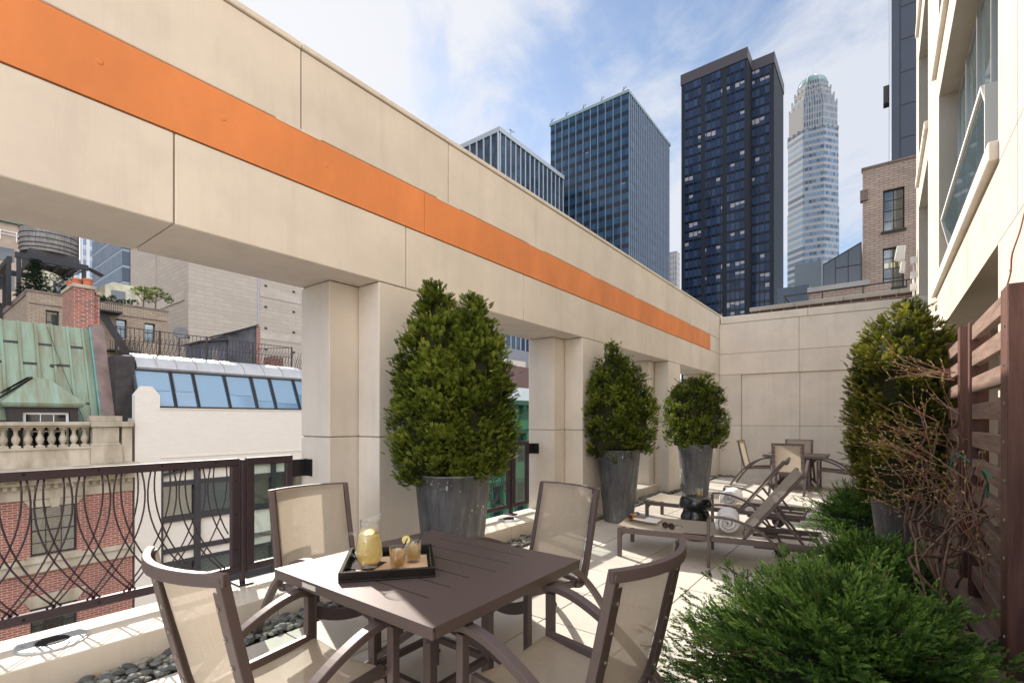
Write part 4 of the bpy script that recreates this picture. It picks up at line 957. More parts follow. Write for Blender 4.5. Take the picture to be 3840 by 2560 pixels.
# ---- planting bed, junipers
def bed():
    t = empty('planting_bed', (.1, 3.2, 0), 'low brown timber planting bed along the facade under the trellis', 'planter')
    mb = MB(); mb.box(-.22, .60, 1.2, 5.55, 0, .30); mb.build('bed_box', M('wood'), t)
    MB().box(.30, .60, 1.2, 5.56, .301, .345).build('timber_ledge', M('wood'), t)
    MB().box(-.20, .299, 1.25, 5.5, .30, .325).build('soil', M('soil'), t)
bed()
def juniper(loc, rx, ry, h, nb, size, label, seed, bias):
    t = empty('juniper', loc, label, 'shrub', 'spreading juniper shrubs'); P = []; D = []; S = []; T = []
    tw = MB()
    for i in range(nb):       # boughs radiate and arch over, side sprays lie along them, tufts along the sprays
        a = NR.uniform(0, 2*math.pi); e = NR.uniform(.02, 1.40); L = NR.uniform(.62, 1.05)*(1.18 if NR.uniform() < .15 else 1)
        lp = 1+.15*math.sin(a*3+seed)+.10*math.sin(a*7+e*4)
        tip = np.array([math.cos(a)*math.cos(e)*rx*L*lp, math.sin(a)*math.cos(e)*ry*L*lp, math.sin(e)*h*L])+np.array([bias[0]*(1-math.sin(e)), bias[1]*(1-math.sin(e)), 0])
        root = tip*np.array([.40, .40, .35]); mid = (root+tip)/2+np.array([0, 0, .04]); ct = np.clip(.40+NR.normal(0, .15), .05, .85)
        if i % 5 == 0: tw.tube([tuple(root), tuple(mid), tuple(tip*.97)], .0026, 4)
        ns = 8
        for j in range(ns):
            s = (j+NR.uniform(0, 1))/ns*.92+.06; p = root*(1-s)**2+2*mid*s*(1-s)+tip*s*s; tn = tip-root; tn = tn/np.linalg.norm(tn); sd = np.cross(tn, [0, 0, 1.]); sd /= np.linalg.norm(sd)+1e-6
            g = 1 if j % 2 else -1; d = tn*.85+sd*g*NR.uniform(.35, 1.0)+np.array([0, 0, NR.uniform(-.05, .45)]); d /= np.linalg.norm(d); ln = size*NR.uniform(1.3, 2.4)*(1-.35*s)
            st = NR.normal(0, .13)
            for k in range(4):
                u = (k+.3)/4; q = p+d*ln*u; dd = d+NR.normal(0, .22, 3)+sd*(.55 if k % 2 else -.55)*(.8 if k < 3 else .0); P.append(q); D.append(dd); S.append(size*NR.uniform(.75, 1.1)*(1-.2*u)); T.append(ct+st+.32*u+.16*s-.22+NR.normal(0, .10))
        P.append(tip); D.append(tip-root+np.array([0, 0, .05])); S.append(size*1.1); T.append(ct+.25)
    tw.build('branch', M('bark'), t, world=False)
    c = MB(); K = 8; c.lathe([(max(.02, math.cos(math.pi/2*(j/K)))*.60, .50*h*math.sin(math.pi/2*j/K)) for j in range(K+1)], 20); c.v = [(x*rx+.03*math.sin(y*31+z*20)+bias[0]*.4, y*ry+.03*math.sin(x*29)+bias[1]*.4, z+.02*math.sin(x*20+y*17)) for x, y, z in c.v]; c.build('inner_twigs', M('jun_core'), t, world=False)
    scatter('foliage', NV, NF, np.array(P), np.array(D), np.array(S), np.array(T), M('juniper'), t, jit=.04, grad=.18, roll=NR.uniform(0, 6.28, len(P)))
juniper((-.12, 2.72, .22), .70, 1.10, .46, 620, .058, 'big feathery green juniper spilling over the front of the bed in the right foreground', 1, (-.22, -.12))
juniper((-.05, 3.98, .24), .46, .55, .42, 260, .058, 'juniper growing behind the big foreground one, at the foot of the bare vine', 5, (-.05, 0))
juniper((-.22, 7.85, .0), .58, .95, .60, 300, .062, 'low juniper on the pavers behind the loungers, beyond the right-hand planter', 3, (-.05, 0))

# ---- timber trellis
def trellis():
    t = empty('timber_trellis', (.45, 4.2, .345), 'dark stained timber trellis of horizontal boards between posts, standing on the bed beside the facade', 'trellis')
    zb, zt = .346, 2.05
    posts = [(3.0, .105, zt-.02), (4.63, .08, 2.085), (4.13, .055, 2.045)]
    q = MB(); q.box(.43, .535, 2.925, 3.075, zb, 2.03); bev(q.build('post', M('woodv'), t), .004, 1)
    for y, w, z in ((4.17, .06, 2.06), (4.66, .10, 2.105), (5.58, .06, 2.11)):
        q = MB(); q.box(.44, .53, y-w/2, y+w/2, zb, z); bev(q.build('post', M('woodv'), t), .003, 1)
    z = 2.0; hs = []
    for k in range(11): hs.append((1.958-.1665*k, 2.050-.1665*k))
    for y0, y1 in ((3.077, 4.138), (4.712, 5.548)):
        for (a, b) in hs:
            if a < zb: continue
            s = MB(); dz = rng.uniform(-.004, .004); s.box(.452, .492, y0, y1, a-.01+dz, b-.01+dz); bev(s.build('board', M('wood'), t), .003, 1)
    bo = MB()
    for z in [.5+.17*k for k in range(9)]:
        for y in (3.0,): bo.tube([(.4305, y-.02+.02*(z*7 % 1), z), (.4265, y-.02+.02*(z*7 % 1), z)], .009, 10, (0, 0, 1)); bo.tube([(.49, 2.926, z+.03), (.49, 2.921, z+.03)], .008, 10, (0, 0, 1))
        bo.tube([(.4405, 4.66, z), (.4365, 4.66, z)], .009, 10, (0, 0, 1))
    bo.build('screw', M('screw'), t)
trellis()

# ---- bare vine with swelling buds
def vine():
    t = empty('bare_vine', (.32, 4.3, .33), 'leafless climbing vine with tangled red-brown twigs and yellow buds on the trellis', 'vine')
    M_['vine'] = mat('vine_stem', (.11, .055, .038), .75, col2=(.24, .16, .115), vscale=14, bump=.4, bscale=120); M_['twig'] = mat('young_red_twig', (.32, .12, .07), .55, col2=(.33, .22, .16), vscale=6); M_['bud'] = mat('vine_bud', (.46, .38, .13), .55, var=.3, vscale=90)
    r = random.Random(21); st = MB(); tw = MB(); bd = MB()
    def bud(p, d):
        s = r.uniform(.005, .010); d = Vector(d).normalized(); q = Vector(p); bd.sweep([q, q+d*s*.6, q+d*s*1.5, q+d*s*2.1], [(.4*s*math.cos(a), .4*s*math.sin(a)) for a in (0, 1.26, 2.5, 3.8, 5)], (0.1, .3, 1), True, [.5, 1.1, .9, .2])
    def twig(p, d, ln, rad, depth, out):
        P = [Vector(p)]; d = Vector(d).normalized(); n = max(5, int(ln/.045)); sc = [1]
        for i in range(n):
            d = (d+Vector((r.gauss(0, .10), r.gauss(0, .10), r.gauss(.03, .09)))).normalized(); P.append(P[-1]+d*ln/n); sc.append(1-.72*(i+1)/n)
            if r.random() < .38: bud(P[-1], d+Vector((r.gauss(0, .9), r.gauss(0, .9), r.gauss(.3, .7))))
            if depth and r.random() < .30: twig(P[-1], d+Vector((r.gauss(-.1, .7), r.gauss(0, .7), r.gauss(.15, .6))), ln*r.uniform(.25, .42), rad*.62, depth-1, out)
        P = [Vector((min(q.x, .428), q.y, max(q.z, .36))) if 2.9 < q.y < 5.6 else q for q in P]
        out.tube(P, rad, 5, (0, 0, 1), sc); bud(P[-1], d)
    # main stems twisting up between the second and third posts
    for i in range(15):
        y0 = r.gauss(4.15, .30); x0 = r.uniform(.18, .40); z = .33; P = [Vector((x0, y0, z))]; y = y0; x = x0; top = r.uniform(.9, 1.5)
        while z < top:
            z += .055; y += r.gauss(.008, .022); x = min(.425, max(.12, x+r.gauss(.003, .018))); P.append(Vector((x, y, z)))
            if z > .75 and r.random() < .10:
                twig(P[-1], (r.uniform(-1.1, -.25), r.uniform(-.9, .55), r.uniform(-.15, .65)), r.uniform(.25, .55), .003, 1, tw)
        st.tube(P, r.uniform(.0045, .0115), 7, (1, 0, 0), [1-.55*k/len(P) for k in range(len(P))])
        twig(P[-1], (r.uniform(-.6, .1), r.uniform(-.4, .5), .5), .3, .004, 1, tw)
    for i in range(20): twig((r.uniform(.20, .40), r.gauss(4.35, .28), r.uniform(.85, 1.42)), (r.uniform(-1.2, -.5), r.uniform(-.95, .25), r.uniform(-.25, .35)), r.uniform(.30, .56), .0024, 1, tw)
    for i in range(7): twig((.40, r.uniform(4.4, 4.75), r.uniform(1.65, 1.85)), (-1, r.uniform(-.3, .5), r.uniform(-.1, .3)), r.uniform(.25, .5), .005, 1, tw)
    # looping canes low down near the ledge and a few against the boards
    for k in range(9):
        y = 3.25+r.uniform(-.1, .55); P = spline([(.38, y+.1, .36), (.26+r.uniform(-.08, .05), y-.15, .46+r.uniform(0, .1)), (.20+r.uniform(-.1, .08), y-.02, .66+r.uniform(0, .2)), (.34, y+.25, .74+r.uniform(0, .2)), (.41, y+.1+r.uniform(-.2, .3), .95+r.uniform(0, .25))], 5); st.tube(P, r.uniform(.004, .0075), 6, (1, 0, 0))
    for k in range(9): twig((.41, r.uniform(3.2, 4.2), r.uniform(.5, 1.1)), (r.uniform(-.25, .0), r.uniform(-.5, .4), r.uniform(.3, 1)), r.uniform(.3, .6), .0042, 1, tw)
    tw.tube(spline([(.44, 3.03, 2.02), (.45, 2.99, 2.09), (.445, 2.93, 2.15), (.46, 2.88, 2.23), (.47, 2.86, 2.30)], 5), .0035, 5, (1, 0, 0)); bud((.445, 2.93, 2.15), (0, -.3, 1)); bud((.45, 2.99, 2.09), (-.5, 0, 1))
    st.build('stem', M('vine'), t, smooth=True, fix=False); tw.build('twigs', M('twig'), t, smooth=True, fix=False)['kind'] = 'stuff'; bd.build('buds', M('bud'), t, smooth=True, fix=False)['kind'] = 'stuff'
    gm = mat('green_tie', (.02, .22, .12), .5)
    MB().tube(spline([(.43, 3.25, 1.17), (.40, 3.32, 1.20), (.425, 3.40, 1.14), (.43, 3.42, 1.05)], 5), .0045, 6, (1, 0, 0)).build('plant_tie', gm, t)
    MB().tube(spline([(.42, 3.9, 1.2), (.36, 4.0, 1.24), (.34, 4.02, 1.14)], 5), .004, 6, (1, 0, 0)).build('plant_tie', gm, t)
vine()
# ================================================================ the city around
GZ = -24.0
M_['asphalt'] = mat('asphalt', (.05, .05, .052), .9, var=.2, vscale=2); M_['ground'] = mat('city_ground', (.14, .135, .13), .95, var=.2, vscale=.05); M_['concrete'] = mat('concrete', (.36, .34, .31), .9, var=.15, vscale=.8)
tag(MB().box(-2500, 2500, -2500, 2500, GZ-1, GZ).build('ground', M('ground')), kind='structure')
tag(MB().box(-18.6, -7.6, -120, 200, GZ+.004, GZ+.01).build('street', M('asphalt')), kind='structure')
_p = MB(); _p.box(-22.2, -18.6, -120, 200, GZ+.002, GZ+.14); _p.box(-7.6, -4.2, -120, 200, GZ+.002, GZ+.14); tag(_p.build('pavement', M('concrete')), kind='structure')
_hf = bpy.data.objects['hotel_facade']
MB().box(-4.06, 3.6, -3.5, 14.3, GZ, -.345).build('lower_storeys', M('facade'), _hf)

M_['redbrick'] = brick('red_brick', (.36, .10, .062), (.22, .07, .05), (.44, .37, .31), .24, .082, .011, var=.30, bias=-.1, stain=(.10, .05, .04))
M_['chimbrick'] = brick('sooty_red_brick', (.38, .09, .05), (.06, .03, .03), (.46, .38, .32), .26, .085, .012, var=.35, bias=-.2)
M_['whitebrick'] = brick('white_painted_brick', (.71, .645, .56), (.68, .615, .53), (.62, .56, .48), .24, .08, .006, var=.10, stain=(.62, .54, .44), bump=.25)
M_['beigebrick'] = brick('beige_brick', (.42, .32, .22), (.32, .24, .165), (.20, .145, .105), .30, .095, .014, var=.3)
M_['tanbrick'] = brick('tan_brick', (.46, .34, .26), (.38, .285, .215), (.25, .19, .15), .30, .10, .016, var=.35, stain=(.10, .06, .05))
M_['darkbrick'] = brick('dark_brown_brick', (.085, .045, .04), (.06, .035, .034), (.30, .24, .20), .30, .105, .011, var=.2)
M_['blankbrick'] = brick('pale_blank_brick', (.45, .37, .29), (.40, .33, .26), (.33, .275, .215), 1.9, .48, .03, var=.35, stain=(.34, .28, .22), bump=.15)
M_['limestone'] = mat('weathered_limestone', (.50, .43, .335), .85, col2=(.30, .25, .175), vscale=1.6, stretch=(1, 1, .35), bump=.3, bscale=14)
M_['brownstone'] = mat('brown_stone', (.20, .14, .12), .8, var=.3, vscale=1.5, bump=.2, bscale=10)
def copper():
    m = mat('copper_patina', (.30, .48, .36), .6, bump=.1, bscale=6); n, l, p = nodes_of(m)
    tc = n.new('ShaderNodeTexCoord'); mp = n.new('ShaderNodeMapping'); mp.inputs[3].default_value = (.35, 3.2, .35); l.new(tc.outputs['Object'], mp.inputs[0])
    q = n.new('ShaderNodeTexNoise'); q.inputs['Scale'].default_value = 1.3; q.inputs['Detail'].default_value = 9; q.inputs['Roughness'].default_value = .65; l.new(mp.outputs[0], q.inputs[0])
    r = n.new('ShaderNodeValToRGB'); l.new(q.outputs[0], r.inputs[0]); e = r.color_ramp.elements; e[0].position = .30; e[0].color = (.17, .125, .07, 1); e[1].position = .74; e[1].color = (.24, .33, .245, 1)
    for po, c in ((.44, (.185, .20, .125)), (.55, (.205, .26, .18))): k = e.new(po); k.color = (*c, 1)
    l.new(r.outputs[0], p.inputs['Base Color']); return m
M_['copper'] = copper()
M_['teal'] = mat('teal_flashing', (.13, .27, .225), .6, var=.2); M_['tar'] = mat('bitumen', (.045, .038, .036), .8, var=.3, vscale=3); M_['dark_trim'] = mat('dark_trim', (.03, .025, .024), .6)
M_['curtain_cloth'] = mat('white_curtain', (.62, .60, .52), .9, var=.25, vscale=9, stretch=(1, 6, .4))
M_['winglass'] = thin_glass('window_pane', (.62, .66, .64), .12, .85, .03)
M_['dimroom'] = mat('dim_room', (.035, .03, .028), .9)

def window_x(t, X, y0, y1, z0, z1, nv, nh, fm, fw=.05, curtains=False, out=0, name='window', glass=None, depth=.14):
    """sash window recessed in a wall whose street face is the plane x = X"""
    x = X-depth; w = MB()
    w.box(x-.05, x, y0+.001, y1-.001, z0+.001, z0+fw); w.box(x-.05, x, y0+.001, y1-.001, z1-fw, z1-.001); w.box(x-.05, x, y0+.001, y0+fw, z0+fw, z1-fw); w.box(x-.05, x, y1-fw, y1-.001, z0+fw, z1-fw)
    for k in range(1, nv): y = y0+(y1-y0)*k/nv; w.box(x-.035, x-.004, y-.012, y+.012, z0+fw, z1-fw)
    for k in range(1, nh): z = z0+(z1-z0)*k/nh; e = .022 if k == nh//2 else .011; w.box(x-.04, x-.002, y0+fw, y1-fw, z-e, z+e)
    o = w.build(name, fm, t)
    MB().box(x-.03, x-.022, y0+.01, y1-.01, z0+.01, z1-.01).build('pane', glass or M('winglass'), o)
    MB().box(x-.6, x-.58, y0-.1, y1+.1, z0-.1, z1+.1).build('room_behind', M('dimroom'), o)
    if curtains:
        for a, b, s in ((y0+.03, y0+(y1-y0)*.42, 1), (y1-(y1-y0)*.36, y1-.03, -1)):
            c = MB().grid(14, 8, lambda u, v: (x-.16+.02*math.sin(u*22), (a+(b-a)*u) if s > 0 else (b-(b-a)*u)*1.0, z0+.02+(z1-z0-.04)*v))
            c.v = [(px, (a+(py-a)*(1-.45*math.sin(math.pi*min(1, max(0, (pz-z0)/(z1-z0)))))) if s > 0 else (b-(b-py)*(1-.35*math.sin(math.pi*min(1, max(0, (pz-z0)/(z1-z0)))))), pz) for px, py, pz in c.v]
            c.build('curtain', M('curtain_cloth'), o, smooth=True, fix=False)
    return o

def brick_mansion():
    X = -22.3; t = empty('brick_mansion', (X-3, 0, GZ), 'red brick mansion with stone balustrade and green copper mansard roof across the street', 'building')
    wins = [(3.06-2.35*k, 4.23-2.35*k) for k in range(0, 5)]; rows = [(-3.10, -1.46), (-7.4, -4.80), (-11.3, -8.7)]
    mp = lambda u, w, d: (X-d, u, w)
    MB().pierced(-9, 5.79, GZ, -1.2, [(a, b, z0, z1) for a, b in wins for z0, z1 in rows], 0, .35, mp).build('brick_wall', M('redbrick'), t)
    MB().box(X-9, X-.36, -9, 5.78, GZ, .35).build('rear_body', M('redbrick'), t)
    for a, b in wins[:2]:
        for z0, z1 in rows[:2]: window_x(t, X, a, b, z0, z1, 3, 4, M('dark_trim'), .06, curtains=True)
    for a, b in wins[2:]:
        for z0, z1 in rows: MB().box(X-.2, X-.19, a, b, z0, z1).build('window', M('dark_glass'), t)
    s = MB(); s.box(X, X+.10, -9, 5.79, -3.62, -3.30); s.box(X, X+.16, -9, 5.79, -3.299, -3.15); s.build('belt_course', M('limestone'), t)
    for a, b in wins:
        for z, h in ((-1.46, .235), (-4.80, .40)):
            q = MB(); e = .17 if h < .3 else .25; q.prism([(a, z), (b, z), (b+e, z+h), (a-e, z+h)], X, X+.05, 0); m = (a+b)/2; q.prism([(m-.09, z-.03), (m+.09, z-.03), (m+.15, z+h+.03), (m-.15, z+h+.03)], X+.051, X+.11, 0); q.build('flared_lintel', M('limestone'), t)
        q = MB(); q.box(X, X+.14, a-.1, b+.1, -3.145, -3.101); q.build('sill', M('limestone'), t)
    for y in (1.95, 4.75):       # sunk brick panels
        q = MB(); 
        for a in ((y-.25, y-.22), (y+.22, y+.25)): q.box(X, X+.02, a[0], a[1], -2.9, -1.6)
        q.box(X, X+.02, y-.219, y+.219, -1.63, -1.6); q.box(X, X+.02, y-.219, y+.219, -2.9, -2.87); q.build('brick_panel', M('redbrick'), t)
    f = MB(); f.box(X-.3, X+.06, -9, 5.79, -1.199, -.90); f.box(X-.3, X+.10, -9, 5.79, -.899, -.86); f.box(X-.3, X+.08, -9, 5.79, -.859, -.69); f.box(X-.3, X+.30, -9, 5.79, -.689, -.60); f.box(X-.3, X+.62, -9, 5.82, -.40, -.25); f.box(X-.3, X+.70, -9, 5.84, -.249, -.13); f.box(X-.3, X+.34, -9, 5.79, -.599, -.401)
    c = f.build('cornice', M('limestone'), t)
    d = MB(); y = -9
    while y < 5.7: d.box(X+.081, X+.17, y, y+.11, -.85, -.70); y += .20
    d.build('dentil', M('limestone'), c)
    y = 5.5
    while y > -6:
        q = MB(); q.prism([(X+.31, -.42), (X+.60, -.42), (X+.60, -.50), (X+.42, -.59), (X+.31, -.59)], y-.22, y, 1); q.build('modillion', M('limestone'), c); y -= .95
    # fluted gutter edge
    e = MB(); y = -6
    while y < 5.75: e.cbox((X+.635, y, -.325), (.03, .05, .13)); y += .095
    e.build('fluting', M('limestone'), c)
    b = MB(); b.box(X-.42, X+.12, -9, 4.555, -.129, .44); b.box(X-.46, X+.16, -9, 4.555, .441, .51); b.build('balustrade_base', M('limestone'), t)
    r = MB(); r.box(X-.40, X+.10, -9, 4.555, 1.181, 1.24); r.box(X-.46, X+.16, -9, 4.555, 1.241, 1.37); bev(r.build('handrail', M('limestone'), t), .02, 2)
    y = 4.45; k = 0
    while y > -4 and k < 30:
        q = MB(); q.cbox((X-.15, y, .545), (.22, .22, .07)); q.lathe([(.085, .58), (.05, .62), (.075, .66), (.112, .76), (.10, .85), (.058, .93), (.05, 1.02), (.07, 1.07), (.06, 1.09), (.09, 1.11)], 14, (X-.15, y, 0)); q.cbox((X-.15, y, 1.145), (.2, .2, .069)); autosmooth(q.build('baluster', M('limestone'), t)); y -= .286; k += 1
    p = MB(); p.box(X-.48, X+.19, 4.56, 5.46, -.128, .50); p.prism([(4.56, .501), (5.46, .501), (5.36, .62), (4.62, .62)], X-.44, X+.16, 0); p.box(X-.42, X+.13, 4.62, 5.37, .621, 1.18); p.box(X-.50, X+.20, 4.557, 5.78, 1.181, 1.37); p.box(X-.44, X+.08, 5.461, 5.77, -.127, 1.18); p.box(X-.40, X+.10, 4.56, 5.47, 1.371, 1.575)
    o = p.build('pedestal', M('limestone'), t); bev(o, .015, 1)
    q = MB()
    for a in ((4.74, 5.25, .72, .735), (4.74, 5.25, 1.085, 1.10), (4.74, 4.755, .736, 1.084), (5.235, 5.25, .736, 1.084)): q.box(X+.131, X+.138, *a)
    q.build('panel_moulding', M('limestone'), o)
    # mansard
    xb, zb, xt, zt = X-.65, .30, -25.0, 5.03; dx, dz = xt-xb, zt-zb; L = math.hypot(dx, dz); nx, nz = dz/L, -dx/L
    def rp(s, h=0): return (xb+dx*s+nx*h, zb+dz*s+nz*h)
    m = MB(); a0, a1 = rp(0), rp(1); m.prism([a0, a1, (xt-3.5, zt), (xt-3.5, zb)], -9, 5.05, 1)
    roof = m.build('mansard_roof', M('copper'), t)
    ys = [2.65-.445*k for k in range(-5, 24)]
    sm = MB(); lp = []
    for i, y in enumerate(ys):
        if y > 5.0: continue
        sm.bar([(rp(0, .025)[0], y, rp(0, .025)[1]), (rp(1, .025)[0], y, rp(1, .025)[1])],   .05, .07, (0, 1, 0))
        for s in ((.82, .36) if i % 2 else (.66, .22)):
            if y+.445 > 5.1 and s > .5: continue
            u0, u1 = rp(s, .012), rp(s+.018, .012); w = min(y+.42, 5.04); lp.append(MB().add([(u0[0], y+.022, u0[1]), (u0[0], w, u0[1]), (u1[0], w, u1[1]), (u1[0], y+.022, u1[1])], [(0, 1, 2, 3)]))
    sm.build('standing_seam', M('copper'), roof); parts_each('lap_joint', lp, M('tar'), roof)
    h = rp(.66, .02); MB().cbox((h[0], 3.95, h[1]), (.06, .20, .10)).build('roof_vent', M('tar'), roof)
    wc = MB(); wc.tube([(rp(.98, .06)[0], 3.85, rp(.98, .06)[1]), (rp(.55, .10)[0], 4.25, rp(.55, .1)[1]), (rp(.2, .10)[0], 4.62, rp(.2, .1)[1])], .008, 5, (0, 1, 0)); wc.build('roof_cable', M('dark_trim'), roof)
    g = MB(); g.prism([rp(-.02, .22), rp(1.02, .22), (rp(1.02)[0]-.3, rp(1.02)[1]), (xb-.6, zb-.2)], 5.10, 5.50, 1); g.build('gable_coping', M('brownstone'), t)
    g = MB(); g.prism([rp(0, .20), rp(1.0, .20), rp(1.0, -.1), rp(0, -.1)], 5.051, 5.099, 1); g.build('flashing', M('teal'), t)
    MB().box(-30, X-.9, 5.51, 6.1, .35, 3.9).build('party_wall', M('tar'), t)
    # dormer
    D = empty('dormer', (X-.5, 3.4, .3), None, None); D.parent = t; D.location = (2.5, 3.4, -GZ+.3)
    def db(mb, name, mm):
        off = Vector((X-3+2.5, 3.4, .3)); mb.v = [(x-off.x, y-off.y, z-off.z) for x, y, z in mb.v]; return mb.build(name, mm, D, world=False)
    q = MB(); q.pierced(2.62, 4.33, .32, 1.87, [(2.93, 4.12, .40, 1.70)], 0, .20, lambda u, w, d: (X-.42-d, u, w)); q.box(X-2.2, X-.63, 2.62, 2.72, .32, 1.87); q.box(X-2.2, X-.63, 4.23, 4.33, .32, 1.87); db(q, 'dormer_front', M('dark_trim'))
    q = MB(); q.box(X-2.4, X-.30, 2.50, 4.45, 1.871, 1.93); q.box(X-2.4, X-.24, 2.44, 4.50, 1.931, 2.0); db(q, 'dormer_cornice', M('copper'))
    q = MB(); q.add([(X-.22, 2.42, 2.0), (X-.22, 4.52, 2.0), (X-2.3, 4.52, 2.0), (X-2.3, 2.42, 2.0), (X-.95, 3.25, 2.88), (X-.95, 3.65, 2.88), (X-2.3, 3.45, 2.95)], [(0, 1, 5, 4), (1, 2, 6, 5), (3, 0, 4, 6), (4, 5, 6)]); db(q, 'dormer_roof', M('copper'))
    q = MB(); q.add([(X-.95, 3.1, 2.90), (X-.93, 3.25, 2.93), (X-2.3, 2.3, 2.10), (X-1.9, 2.1, 2.0)], [(0, 1, 2, 3)]); q.bar([(X-.9, 3.22, 2.9), (X-1.3, 2.35, 2.05)], .16, .03); db(q, 'bitumen_patch', M('tar'))
    q = MB()
    for a in ((2.95, 4.10, .42, .49), (2.95, 4.10, 1.62, 1.69), (2.95, 3.02, .491, 1.619), (4.03, 4.10, .491, 1.619), (3.02, 4.03, 1.02, 1.07), (3.365, 3.385, .49, 1.62), (3.70, 3.72, .49, 1.62)): q.box(X-.60, X-.54, *a)
    db(q, 'sash_window', M('white_frame')); q = MB().box(X-.585, X-.575, 2.96, 4.09, .43, 1.68); db(q, 'pane', M('dark_glass'))
brick_mansion()
def chimney():
    t = empty('brick_chimney', (-26.4, 5.0, .35), 'sooty red brick chimney stack with two clay pots rising beside the copper roof', 'chimney')
    q = MB(); q.box(-27.4, -25.5, 4.72, 5.36, .35, 6.72); q.box(-27.2, -25.62, 5.361, 5.56, .35, 6.55); q.build('stack', M('chimbrick'), t)
    q = MB(); q.box(-27.45, -25.45, 4.67, 5.42, 6.721, 6.86); q.box(-27.2, -25.56, 5.43, 5.62, 6.551, 6.68); bev(q.build('capstone', M('limestone'), t), .02, 1)
    q = MB(); q.box(-27.42, -25.42, 4.66, 5.60, 4.3, 4.95); q.build('flashing', M('tar'), t)
    for x, y in ((-26.8, 4.9), (-26.1, 4.93), (-25.8, 5.22)): MB().lathe([(.15, 6.86), (.15, 7.1), (.17, 7.12), (.17, 7.18), (.11, 7.18), (.10, 6.9)], 14, (x, y, 0)).build('clay_pot', mat_once('terracotta', (.42, .13, .06), .8), t, smooth=False)
chimney()

